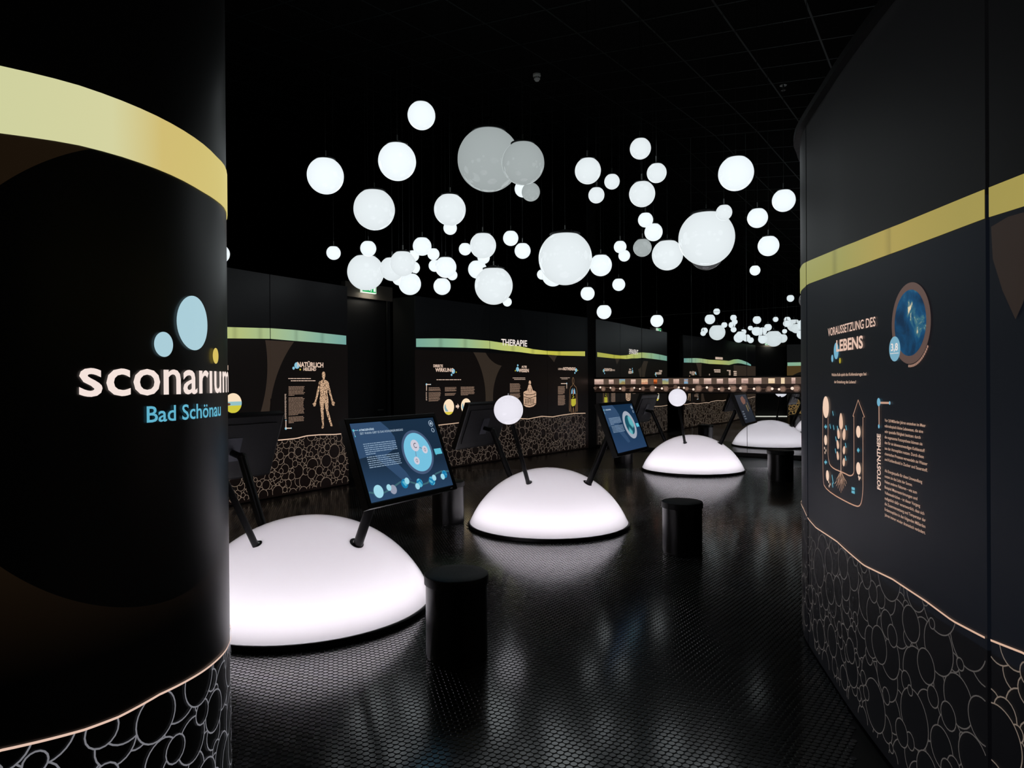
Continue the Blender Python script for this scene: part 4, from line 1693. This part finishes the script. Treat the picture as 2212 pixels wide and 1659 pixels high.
PX = [(1285.9, 1305.3), (1316.9, 1327.1), (1339.4, 1351.9), (1364.4, 1374.7), (1387.2, 1400.8), (1413.6, 1421), (1432.4, 1445.6), (1456.2, 1468.3), (1479.2, 1487.5), (1498.4, 1511.2),
      (1522, 1537.8), (1549.7, 1563), (1574.9, 1591.1), (1602.9, 1617.3), (1629, 1646), (1660.9, 1674.8), (1688.2, 1696.1), (1710.8, 1719.1), (1733.2, 1742)]
TALL = {0, 2, 4, 6, 10, 12, 14, 16, 17}
SP_ = {2: ((150, 130, 80), (150, 160, 130), (120, 160, 190)), 5: ((120, 50, 20), (215, 110, 50), (190, 100, 60)), 6: ((170, 160, 110), (140, 150, 110), (130, 160, 200)),
       8: ((120, 160, 190), (170, 150, 140), (110, 150, 185)), 4: ((200, 140, 110), (230, 190, 150), (200, 160, 130)), 15: ((230, 200, 160), (240, 215, 185), (230, 200, 160)), 16: ((236, 210, 172), (238, 212, 176), (234, 205, 168))}
for i, (x0, x1) in enumerate(PX):
    s0 = mp_hit(x0, 825)[0]
    s1 = mp_hit(x1, 825)[0]
    h = .112 if i in TALL else .096
    zc = (tzf + tz1) / 2 - .004
    a, b, c = SP_.get(i, ((170, 140, 130), (205, 170, 155), (225, 195, 180)))
    plane_box(RP, s0, s1, zc - h / 2, zc + h / 2, .036, .040).build('photograph', photo_mat(i, a, b, c), tl)
# (disc centre px, radius px, text block, dot)
DS = [(1287.5, 838.5, 4, 0), (1305, 840, 6.5, 1), (1326, 840.5, 6.5, 1), (1348.5, 841.5, 7, 1), (1366.8, 842, 6, 1), (1390.5, 839.5, 5.5, 1), (1411, 839, 8, 1), (1440, 839.5, 7, 1), (1460.5, 836, 5, 0),
      (1485, 839.5, 5, 1), (1510.5, 840, 8.5, 1), (1536.5, 840.5, 7, 1), (1561, 842, 6, 1), (1585, 839.5, 8, 1), (1608, 840.5, 8.8, 1), (1639, 841.5, 7, 1), (1662.5, 839.8, 6.5, 1), (1692, 840.5, 7, 1), (1721.5, 840, 8, 1)]
discm = glow((84, 66, 56), 'lit brown disc')
blockm = glow((146, 114, 98), 'lit text block')
for i, (x, y, r, t) in enumerate(DS):
    s, z = mp_hit(x, y)
    rr_ = r / FP * 14.0 * .93
    z = tzf - .005 - rr_ - .012 - .018 * ((i * 7) % 3) / 2 if z + rr_ > tzf - .008 else max(z, tz0 + rr_ + .003)
    mb = MB()
    RP.ellipse(mb, s, z, rr_, rr_, .036, 24)
    if i % 3 == 1:
        RP.ellipse(mb, s - rr_ * .7, z + rr_ * .55 * (1 if i % 2 else -1), rr_ * .5, rr_ * .5, .0355, 16)
    d_ = mb.build('caption_disc', discm, tl)
    if t:
        mb = MB()
        RP.dashes(mb, s - rr_ * .6, s + rr_ * .75, z - rr_ * .6, z + rr_ * .55, 5, .038, rng, last=.8, h=rr_ * .19)
        mb.build('caption_text', blockm, d_)
DT = [(1283.3, 837.6, 4), (1298.6, 836.8, 5), (1320.5, 837.6, 4.2), (1341.3, 839.5, 5), (1371.8, 837.8, 4.2), (1384, 840, 4.2), (1417.8, 836.9, 4.2), (1431.5, 839, 5), (1467.8, 837, 4.6), (1479, 837.8, 4.6), (1499.3, 841, 5.2),
      (1528.5, 837, 5.4), (1554.3, 840.2, 4.6), (1576.5, 839, 5), (1601, 838.3, 5.8), (1630, 839.8, 5), (1669.2, 839.7, 5.4), (1684, 840.8, 5), (1712.5, 838.8, 6.4)]
ptsw = []
for i, (x, y, d) in enumerate(DT):
    s, z = mp_hit(x, y)
    ptsw.append((s, z))
    mb = MB()
    r_ = d / 2 / FP * 13.4
    RP.ellipse(mb, s, z, r_, r_, .041, 16)
    mb.build('date_dot', glow((250, 226, 208), 'lit date dot'), tl)
mb = MB()
w_ = catmull(ptsw, .05)
RP.quad_strip(mb, [tuple(a) for a in w_], .006, .0395)
mb.build('wave_line', glow((120, 90, 76), 'lit wave line'), tl)

# ------------------------------------------------------------------ dome stations
RD, HD, ZR = 0.825, 0.55, 0.040
radS = (RD * RD + HD * HD) / (2 * HD)


def dome_z(r):
    return ZR + math.sqrt(radS * radS - r * r) - (radS - HD)


AZ = math.radians(-31.8)     # direction in which the first screen looks


def polar(r, az, z):
    return Vector((r * math.cos(az), r * math.sin(az), z))


def screen_sheet(pl, w, h, kind, parent):
    """the lit picture on a screen, drawn in u (to the side) and v (down) from 0 to 1"""
    class S(Surf):
        def P(self, u, v, off=0.0):
            return pl.P((u - .5) * w, (.5 - v) * h, off)
    S_ = S()
    A = w / h

    def el(mb, u, v, r, off, n=36):     # r in heights, round on the glass
        S_.ellipse(mb, u, v, r / A, r, off, n)
    if kind == 'atmosphere':
        stops = [(0, (22, 44, 66)), (.5, (24, 42, 62)), (1, (44, 72, 104))]
    elif kind == 'earth':
        stops = [(0, (14, 40, 66)), (.5, (26, 54, 84)), (1, (40, 64, 98))]
    else:
        stops = [(0, (40, 46, 56)), (.5, (34, 40, 50)), (1, (28, 33, 42))]
    mb = MB()
    mb.add([S_.P(0, 0, .002), S_.P(1, 0, .002), S_.P(1, 1, .002), S_.P(0, 1, .002)], [(0, 3, 2, 1)], [(0, 0), (0, .2), (1, .8), (1, 1)])
    mb.uv = {0: (.1, 0), 1: (0, 0), 2: (.8, 0), 3: (1, 0)}
    sc_ = mb.build('screen_picture', ramp_mat('lit screen ground', stops), parent)
    light = glow((58, 86, 122), 'lit screen shape')
    o1, o2, o3, o4 = .0026, .0032, .0038, .0044
    if kind in ('atmosphere', 'earth'):
        mb = MB()
        S_.poly(mb, [(0, 0), (0, .45), (.12, .43), (.25, .42), (.38, .55), (.46, .7), (.5, .82), (.42, .84), (.36, .74), (.3, .6), (.2, .5), (.44, .36), (.445, .22), (.4, .10), (.33, 0)][::-1], o1)
        mb.build('screen_shape', glow((48, 74, 106), 'lit screen shape'), parent)
        mb = MB()
        S_.text(mb, 'ATMOSPHÄRE' if kind == 'atmosphere' else 'ATMOSPHÄRE', .075, .237, .105, -.026, o3, .03)
        if kind == 'atmosphere':
            S_.text(mb, 'SEIT WANN GIBT ES DAS KOHLENSÄUREGAS?', .075, .567, .15, -.028, o3, .0)
        S_.quad_strip(mb, [(.018, .09), (.062, .09)], .006, o2)
        S_.quad_strip(mb, [(.018, .09), (.02, .165)], .004, o2)
        mb.build('screen_title', glow((176, 196, 214), 'lit screen lettering'), parent)
        r = random.Random(4)
        mb = MB()
        for (v0, n) in ((.27, 6), (.44, 6)):
            for i in range(n):
                v = v0 + i * .0262
                e = .44 if i < n - 1 or v0 > .3 else .19
                u = .078
                while u < e - .004:
                    t = min(u + r.uniform(.01, .05), e)
                    S_.add_rect = None
                    mb.add([S_.P(u, v + .010, o3), S_.P(t, v + .010, o3), S_.P(t, v, o3), S_.P(u, v, o3)], [(0, 1, 2, 3)])
                    u = t + .005
        mb.build('screen_text', glow((140, 164, 188), 'lit screen copy'), parent)
        mb = MB()
        for u, v, q in ((.018, .089, .016), (.065, .09, .007), (.02, .165, .009)):
            el(mb, u, v, q, o3, 14)
        mb.build('screen_nodes', glow((92, 188, 210), 'lit turquoise'), parent)['kind'] = 'stuff'
        mb = MB()
        S_.poly(mb, [(.883, .455), (.975, .455), (.98, .536), (.90, .536), (.893, .552), (.893, .536), (.885, .536)][::-1], o3)
        mb.build('screen_bubble', glow((92, 188, 210), 'lit turquoise'), parent)
        mb = MB()
        for u, v, q in ((.944, .087, .042), (.946, .186, .028)):
            pts = [(u + q / A * math.cos(2 * PI * k / 20), v + q * math.sin(2 * PI * k / 20)) for k in range(21)]
            S_.quad_strip(mb, pts, .006, o3)
        el(mb, .944, .087, .02, o3, 14)
        mb.build('screen_icons', glow((170, 190, 210), 'lit screen icon'), parent)['kind'] = 'stuff'
        mb = MB()
        el(mb, .672, .466, .308, o2, 48)
        mb.build('screen_ring', glow((70, 88, 118) if kind == 'atmosphere' else (160, 168, 182), 'lit ring'), parent)
        mb = MB()
        el(mb, .672, .466, .27 if kind == 'atmosphere' else .215, o3, 48)
        mb.build('screen_disc', glow((116, 192, 222), 'lit sky disc') if kind == 'atmosphere' else speckle_mat('lit world picture', (24, 78, 96), (96, 176, 184), 7, .24), parent)
    if kind == 'atmosphere':
        mb = MB()
        S_.quad_strip(mb, [(.654, .373), (.764, .447)], .012, o4)
        S_.quad_strip(mb, [(.654, .373), (.624, .58)], .008, o4)
        mb.build('molecule_bond', glow((110, 140, 170), 'lit bond'), parent)
        for u, v, q in ((.654, .373, .082), (.764, .447, .055), (.624, .58, .055)):
            mb = MB()
            el(mb, u, v, q, .0050, 28)
            mb.build('molecule_atom', glow((206, 204, 218), 'lit atom'), parent)
        for ch, u, v, q in (('C', .654, .373, .036), ('O', .764, .447, .024), ('O', .624, .58, .024)):
            mb = MB()
            S_.text(mb, ch, u - q / A * .8, u + q / A * .8, v + q, -2 * q, .0056, .0)
            mb.build('molecule_letter', glow((36, 36, 60), 'dark letter'), parent)
        mb = MB()
        S_.quad_strip(mb, [(.005, .87), (.07, .9), (.14, .915), (.22, .89), (.3, .85), (.36, .82), (.44, .82), (.52, .87), (.6, .91), (.68, .90), (.74, .85), (.82, .80), (.9, .78), (.995, .80)], .022, o2)
        mb.build('screen_wave', glow((60, 100, 112), 'lit wave'), parent)
        for u, v, q in ((.1, .882, .082), (.219, .86, .042), (.438, .822, .044), (.543, .918, .042), (.775, .85, .042), (.89, .858, .042)):
            mb = MB()
            el(mb, u, v, q, .0054, 24)
            mb.build('screen_dot', glow((160, 216, 232), 'lit pale dot'), parent)
        wm = speckle_mat('lit little worlds', (20, 120, 170), (90, 180, 205), 30, .2)
        for u, v, q in ((.405, .85, .062), (.58, .88, .06), (.738, .885, .062), (.924, .83, .055)):
            mb = MB()
            el(mb, u, v, q, .0046, 24)
            mb.build('screen_sphere', wm, parent)
        mb = MB()
        el(mb, .262, .895, .06, .0046, 24)
        mb.build('screen_moon', glow((150, 156, 176), 'lit moon'), parent)
    if kind == 'dark':
        mb = MB()
        S_.poly(mb, [(.38, .12), (.62, .05), (.74, .2), (.66, .33), (.45, .36), (.36, .25)][::-1], o2)
        mb.build('screen_photo', glow((118, 84, 74), 'lit brown picture'), parent)
        mb = MB()
        for i in range(4):
            S_.rect(mb, .10, .62 + i * .085, .26, .575 + i * .085, o2)
        mb.build('screen_buttons', glow((92, 100, 110), 'lit buttons'), parent)['kind'] = 'stuff'
        mb = MB()
        S_.rect(mb, .62, .62, .70, .38, o2)
        S_.rect(mb, .80, .55, .84, .30, o2)
        mb.build('screen_bars', glow((120, 104, 70), 'lit bars'), parent)['kind'] = 'stuff'
    return sc_


def station(x, y, kind, label):
    root = empty('info_station', (x, y, 0))
    tag(root, label, 'display station', 'glowing dome stations')
    # black plinth ring
    MB().lathe([(0.80, 0), (0.838, 0), (0.843, .005), (0.842, .030), (.835, .036), (.815, .036), (.80, .030)], 96, caps=False).build('base_ring', M['metal_black'], root, smooth=30)
    n = 28
    am = math.asin(RD / radS)
    prof = [(0.818, ZR - .007), (0.8265, ZR - .004), (0.8275, ZR)]
    for i in range(1, n + 1):
        a = am * (1 - i / n)
        prof.append((max(radS * math.sin(a), 1e-4 if i < n else 1e-4), ZR + radS * math.cos(a) - (radS - HD)))
    MB().lathe(prof, 96, caps=False).build('dome_shell', M['dome'], root, smooth=True)
    # LED ring inside the shell near the rim, and a weaker lamp plate
    mb = MB()
    mb.lathe([(.60, .004), (.66, .004), (.66, .018), (.60, .018)], 48, caps=False)
    mb.add([mb.v[i] for i in range(0)], [])
    led, nt, out = new_mat('led ring')
    em = nt.nodes.new('ShaderNodeEmission')
    em.inputs['Color'].default_value = (1.0, .965, .985, 1)
    em.inputs['Strength'].default_value = LED_S
    nt.links.new(em.outputs[0], out.inputs[0])
    mb.build('led_ring', led, root)
    L = bpy.data.lights.new('lamp_plate', 'AREA')
    L.shape = 'DISK'
    L.size = 1.1
    L.energy = PLATE_W
    L.color = (1, .965, .985)
    lo = bpy.data.objects.new('lamp_plate', L)
    COL.objects.link(lo)
    lo.parent = root
    lo.location = (0, 0, .012)
    lo.rotation_euler = (PI, 0, 0)

    def pole(r0, az, r1, z1, rad, nm):
        z0 = dome_z(r0)
        a, b = polar(r0, az, z0 - .03), polar(r1, az, z1)
        p = MB().rod(a, b, rad, 20).build(nm, M['metal_black'], root, smooth=40)
        d = (b - a).normalized()
        # dark collar sunk in the shell
        nrm = polar(math.sin(math.asin(r0 / radS)), az, math.cos(math.asin(r0 / radS)))
        q = nrm.to_track_quat('Z', 'Y').to_matrix().to_4x4()
        MB().lathe([(rad * .9, -.01), (rad * 1.5, -.01), (rad * 1.5, .003), (rad * 1.25, .005), (rad * .9, .005)], 28, Matrix.Translation(polar(r0, az, z0)) @ q, caps=False).build('collar', M['metal_black'], p, smooth=40)
        return p
    # ball lamp
    pb = pole(.41, AZ - PI / 2 + math.radians(0.5), .755, 1.165, .021, 'ball_pole')
    bc = polar(.79, AZ - PI / 2 + math.radians(0.5), 1.232)
    mb = MB()
    dirb = (bc - polar(.41, AZ - PI / 2, dome_z(.41))).normalized()
    pf = [(1e-4, -.139)] + [(.139 * math.sin(t), -.139 * math.cos(t)) for t in np.linspace(.08, PI - .08, 26)] + [(1e-4, .139)]
    mb.lathe(pf, 40, Matrix.Translation(bc), caps=False)
    ball = mb.build('ball_lamp', M['g_lamp'], root, smooth=True)
    ball['label'] = 'glowing white ball on its leaning black pole'
    MB().lathe([(.0, .137), (.006, .137), (.006, .158), (.0, .158)], 10, Matrix.Translation(bc), caps=False).build('pin', M['white_plastic'], ball)

    for side, knd in ((0, kind), (PI, 'earth' if kind != 'earth' else 'atmosphere')):
        az = AZ + side
        el_ = math.radians(20.6)
        nrm = polar(math.cos(el_), az, math.sin(el_))
        u = Vector((-math.sin(az), math.cos(az), 0))
        v = nrm.cross(u)
        if v.z < 0:
            v = -v
        cen = polar(.864, az, 1.046 if side == 0 else 1.035)
        mon = empty('monitor', cen, parent=root)
        pl = Plane(Vector((0, 0, 0)), u, v, nrm)
        W, H_ = .758, .467
        # deep tray housing with a raised bezel
        mbh = MB()

        def ring_pts(w, h, o):
            return [pl.P(a * w / 2, b * h / 2, o) for a, b in ((-1, -1), (1, -1), (1, 1), (-1, 1))]
        loops_ = [ring_pts(W, H_, .000), ring_pts(W + .012, H_ + .012, .006), ring_pts(W + .056, H_ + .056, .006), ring_pts(W + .062, H_ + .062, .001), ring_pts(W + .062, H_ + .062, -.050), ring_pts(W + .03, H_ + .03, -.056)]
        vs = [p for l_ in loops_ for p in l_]
        fs = []
        for i in range(len(loops_) - 1):
            for k in range(4):
                k2 = (k + 1) % 4
                fs.append((i * 4 + k, i * 4 + k2, (i + 1) * 4 + k2, (i + 1) * 4 + k))
        last = (len(loops_) - 1) * 4
        fs.append((last, last + 3, last + 2, last + 1)[::-1])
        fs.append((0, 1, 2, 3))
        mbh.add(vs, fs)
        mbh.build('housing', M['housing'], mon)
        plane_box(pl, -W / 2 + .03, W / 2 - .03, -H_ / 2 + .04, H_ / 2 - .04, -.064, -.056).build('back_cover', M['back_plate'], mon)
        plane_box(pl, -.062, .062, -.10, .09, -.069, -.064).build('mounting_plate', M['vesa'], mon)
        screen_sheet(pl, W, H_, knd, mon)
        if knd == 'atmosphere' and side == 0:
            mb = MB()
            pl.text(mb, '---', .335, .357, -H_ / 2 - .020, .006, .0075, .0)
            mb.build('maker_mark', glow((120, 120, 125), 'small printed mark'), mon)
        # pole, elbow and arm
        back = cen + nrm * -.066 + v * -.03
        top = polar(.70, az, .985 if side == 0 else .96)
        p = pole(.455, az, top.xy.length, top.z, .031, 'monitor_pole')
        mb = MB()
        mb.rod(top - Vector((0, 0, .0)), back, .024, 14)
        mb.lathe([(1e-4, -.034)] + [(.034 * math.sin(t), -.034 * math.cos(t)) for t in np.linspace(.2, PI - .2, 9)] + [(1e-4, .034)], 16, Matrix.Translation(top), caps=False)
        mb.build('elbow', M['metal_black'], p, smooth=40)
    return root


LED_S = 8.9
PLATE_W = 0.01
station(*DOMES[0], 'atmosphere', 'nearest glowing white dome with a tilted screen showing a carbon dioxide molecule')
station(*DOMES[1], 'earth', 'middle glowing dome with a white ball lamp and a screen of a ringed world picture')
station(*DOMES[2], 'dark', 'farthest glowing dome directly before the mirror wall with a dark tilted screen')


# ------------------------------------------------------------------ stools
def stool(x, y, r, label, h=.45):
    t = empty('stool', (x, y, 0))
    tag(t, label, 'stool', 'round black stools beside the domes')
    MB().lathe([(r * .93, 0), (r * .93, .012), (r * .955, .016), (r * .955, h - .055)], 56).build('body', M['stool_side'], t, smooth=30)
    MB().lathe([(r * .96, h - .055), (r, h - .05), (r, h - .012), (r * .985, h - .004), (r * .95, h), (r * .6, h + .004), (1e-4, h + .005)], 56, caps=False).build('seat', M['leather'], t, smooth=30)
    return t


stool(-.313, 3.70, .177, 'black round stool in the foreground right beside the nearest dome')
stool(1.477, 5.86, .177, 'black round stool standing alone in the open aisle')
stool(4.0, 10.03, .19, 'black round stool nearest the mirror before the reflected dome')
stool(-.69, 7.16, .177, 'dim black stool behind the molecule screen')
stool(2.03, 12.3, .18, 'dark stool half hidden behind the ringed world screen')

# ------------------------------------------------------------------ hanging globes
G = '''
1|910.4|249.6|59.5|4.9|b|highest globe of all, hanging by itself at the top
2|703|379.8|77.5|5.6|b|white globe farthest out on the upper left of the cluster
3|857.9|348.8|81|5.38|b|bright globe just below the highest one
4|808.5|452.5|88|6.6|m|large white globe above the little one touching a bigger globe
5|1056|345|135|6.45|d|largest of the globes, dimmed grey
6|1129.8|352.4|92|5.55|d|dimmed grey globe overlapping the largest grey one
7|1129.7|408|36|8.07|b|small lit globe half hidden under the two grey ones
8|1146.6|414.8|39.5|7.35|d|small grey globe hanging below the overlapping grey pair
9|720.5|546.2|30|7.9|b|small globe hanging low on a long cable at the outer left
10|795.5|536.8|34|8.55|b|small globe sitting right on top of a large low globe
11|790|587.8|78|9.0|m|large low globe partly covering the exit sign
12|971.8|452.8|68.5|6.36|m|middle sized globe with a tiny one peeping out below
13|972.4|492.5|29|7.85|b|tiny globe peeping out below a middle sized one
14|911.9|532|40|7.85|b|globe above the dense low bunch
15|847|580.8|52|7.75|m|globe tucked behind the left side of the dense bunch
16|870.3|568.8|55|7.2|m|frontmost round globe of the dense low bunch
17|892.6|552.8|25|8.35|b|little globe behind the upper right of the dense bunch
18|893.5|578.4|27|8.9|b|little globe behind the right flank of the dense bunch
19|885.3|613.1|48|8.7|b|lowest globe of the dense bunch
20|862|602|29|9.7|b|little globe tucked behind the lowest of the dense bunch
21|936.3|548.9|26|9.05|b|small globe between the dense bunch and the flat topped trio
22|939|574|26|9.4|b|small globe behind the left side of the flat topped trio
23|962.8|577|46|8.45|b|main globe of the flat topped trio
24|977|594.4|22|8.95|b|tiny globe behind the lower right of the flat topped trio
25|955|618.5|37|8.75|b|globe hanging singly below the flat topped trio
26|1004.7|538|27|9.95|b|small globe touching a middle globe from the left
27|1043.3|530.5|56.5|7.45|m|middle globe with a dark cap and two globes just below
28|1044.8|556.7|26.5|9.6|b|small globe hidden under the middle globe
29|1031.2|581.8|40|10.3|b|globe behind the upper left of the large flat topped one
30|1066.5|617|82|8.35|m|large low globe with a wide flat black top
31|1095.7|652.3|19.5|10.85|b|tiniest globe at the lower right of the flat topped one
32|1103.2|514.5|33|8.05|b|left one of two small globes under the grey pair
33|1128.9|541.7|34.5|8.2|b|right one of two small globes under the grey pair
34|1171|593|22|8.5|b|tiny globe at the left edge of the big central one
35|1194.7|594.6|48|8.0|b|globe mostly hidden behind the lower left of the big central one
36|1221|558|115|7.5|m|big central white globe above the therapy wall end
37|1269.9|369|56|5.2|m|upper globe alone right of the grey pair
38|1322|392.3|33|6.6|m|small globe right of the lone upper one
39|1288.3|421.6|34.5|6.3|m|small globe just below the lone upper one
40|1383.3|321|45|5.2|m|topmost globe over the right half of the cluster
41|1418.5|373.6|42|5.2|m|globe diagonally below the topmost right one
42|1387|418.9|55.5|5.4|m|middle globe above the stack of smaller ones
43|1394.4|475|32|6.8|b|small globe in the stack touching the one below it
44|1411.7|501.3|38.5|7.4|b|second globe of the stack above the grey ball
45|1387.6|535|39|7.6|d|single grey ball at the foot of the stack
46|1339.6|533.3|27|8.06|b|upper one of the tiny touching pair
47|1348.5|552.3|25|8.5|b|lower one of the tiny touching pair
48|1297.8|572.7|47.5|8.55|b|bright globe touching the right side of the big central one
49|1441.8|550.7|66|8.3|m|globe touching the left side of the big right hand one
50|1526|514.4|118|7.4|m|big right hand white globe
51|1563.9|459|34|6.4|m|small globe in front of the big right hand one
52|1589.7|374.4|74|5.9|b|bright large globe high over the big right hand one
53|1693|433|48|6.05|b|rightmost of the globes, close to the printed wall
54|1636.3|470.7|42.5|6.8|b|globe between the big right hand one and the rightmost
55|1660|530.9|44|6.6|b|low right globe below the rightmost one
56|1630.9|584|22|9.9|b|tiny globe low in the right part, above the mirrored ones
57|1269.3|634|30|9.85|b|small low globe under the big central one
58|1336.6|614.7|27.5|10.5|b|small low globe alone in the dark centre
59|1304.8|673.6|31.5|10.85|b|low globe before the left edge of the mirror wall
60|1419|692.9|27.5|10.9|b|lowest globe, hanging before the mirrored exit sign
61|474|548|42|6.9|b|globe peeping out behind the rounded black wall end
63|1526|547|72|8.6|k|unlit smoky ball behind the big right hand globe
62|1746|648|38|5.2|k|unlit ball half hidden behind the blue black wall
'''
GM = {'b': M['g_bright'], 'm': M['g_mid'], 'd': M['g_dim'], 'k': M['g_dark']}
unit = {}


def globe_parts(k):
    """unit-diameter glass, cap and clamp, hung from z = 0 at the glass centre"""
    r = .5
    a0 = math.radians(32)
    prof = [(1e-4, -r)] + [(r * math.sin(t), -r * math.cos(t)) for t in np.linspace(.09, PI - a0, 26)]
    prof += [(r * math.sin(a0) * .9, r * math.cos(a0) + .004), (1e-4, r * math.cos(a0) + .006)]
    g = MB().lathe(prof, 36, caps=False)
    return g


_tmp = globe_parts(0)
_meg = {}
for k, m_ in GM.items():
    o = _tmp.build('glass_shade', m_, None, smooth=35)
    _meg[k] = o.data
    bpy.data.objects.remove(o)
zt_ = .5 * math.cos(math.radians(32))
cb_ = MB().lathe([(.285, zt_ + .003), (.29, zt_ + .035), (.10, zt_ + .035), (.09, zt_ + .10), (.04, zt_ + .11), (1e-4, zt_ + .11)], 24, caps=False)
cb_.box((.12, 0, zt_ + .075), (.03, .03, .09)).box((-.12, 0, zt_ + .06), (.03, .03, .07))
o = cb_.build('cap', M['cap'], None)
_mecap = o.data
bpy.data.objects.remove(o)
for line in G.strip().splitlines():
    n_, x, y, d, Z, k, lab = line.split('|')
    x, y, d, Z = map(float, (x, y, d, Z))
    r = ray(x, y)
    p = CAM + r * Z
    D = d * Z / FP
    t = empty('pendant_globe', p)
    tag(t, lab, 'pendant lamp', 'white glass globes hanging over the domes')
    g = link('glass_shade', _meg[k], t)
    g.scale = (D, D, D * 1.0)
    c = link('cap', _mecap, t)
    c.scale = (D, D, D)
    zc = zt_ * D + .11 * D
    ztop = ceil_z(p.x, p.y) - p.z
    MB().rod((0, 0, zc - .01), (0, 0, ztop), .0022 if Z < 7 else .003, 5).build('cable', M['cable'], t)
    MB().rod((0, 0, zc - .005), (0, 0, zc + .05), .007, 8).build('cable_clamp', M['hook'], t)

# ------------------------------------------------------------------ ceiling fittings
p = ceil_hit(1160, 160)
sd = empty('smoke_detector', p)
tag(sd, 'small white round smoke detector on the black ceiling', 'smoke detector')
MB().lathe([(.058, 0), (.06, -.03), (.05, -.035), (.05, -.05)], 28).build('base', M['white_plastic'], sd, smooth=40)
MB().lathe([(.044, -.05), (.046, -.075), (.034, -.085), (.03, -.098), (1e-4, -.10)], 28, caps=False).build('sensor_head', M['white_plastic'], sd, smooth=40)
mb = MB()
for k in range(10):
    a = 2 * PI * k / 10
    mb.box((.047 * math.cos(a), .047 * math.sin(a), -.062), (.008, .008, .016), Matrix.Rotation(a, 3, 'Z'))
mb.build('vent_slots', M['void'], sd)
p = ceil_hit(1692, 184)
sp_ = empty('sprinkler_head', p)
tag(sp_, 'small metal sprinkler rosette on the dark ceiling near the blue black wall', 'sprinkler')
MB().lathe([(.012, 0), (.012, -.05), (.006, -.055), (.006, -.075)], 12).build('stem', M['hook'], sp_)
mb = MB().lathe([(.05, -.006), (.05, 0), (.02, .0)], 20)
mb.build('rosette', M['hook'], sp_)
mb = MB()
for k in range(8):
    a = 2 * PI * k / 8
    mb.box((.022 * math.cos(a), .022 * math.sin(a), -.077), (.026, .008, .002), Matrix.Rotation(a, 3, 'Z'))
mb.build('deflector', M['hook'], sp_)
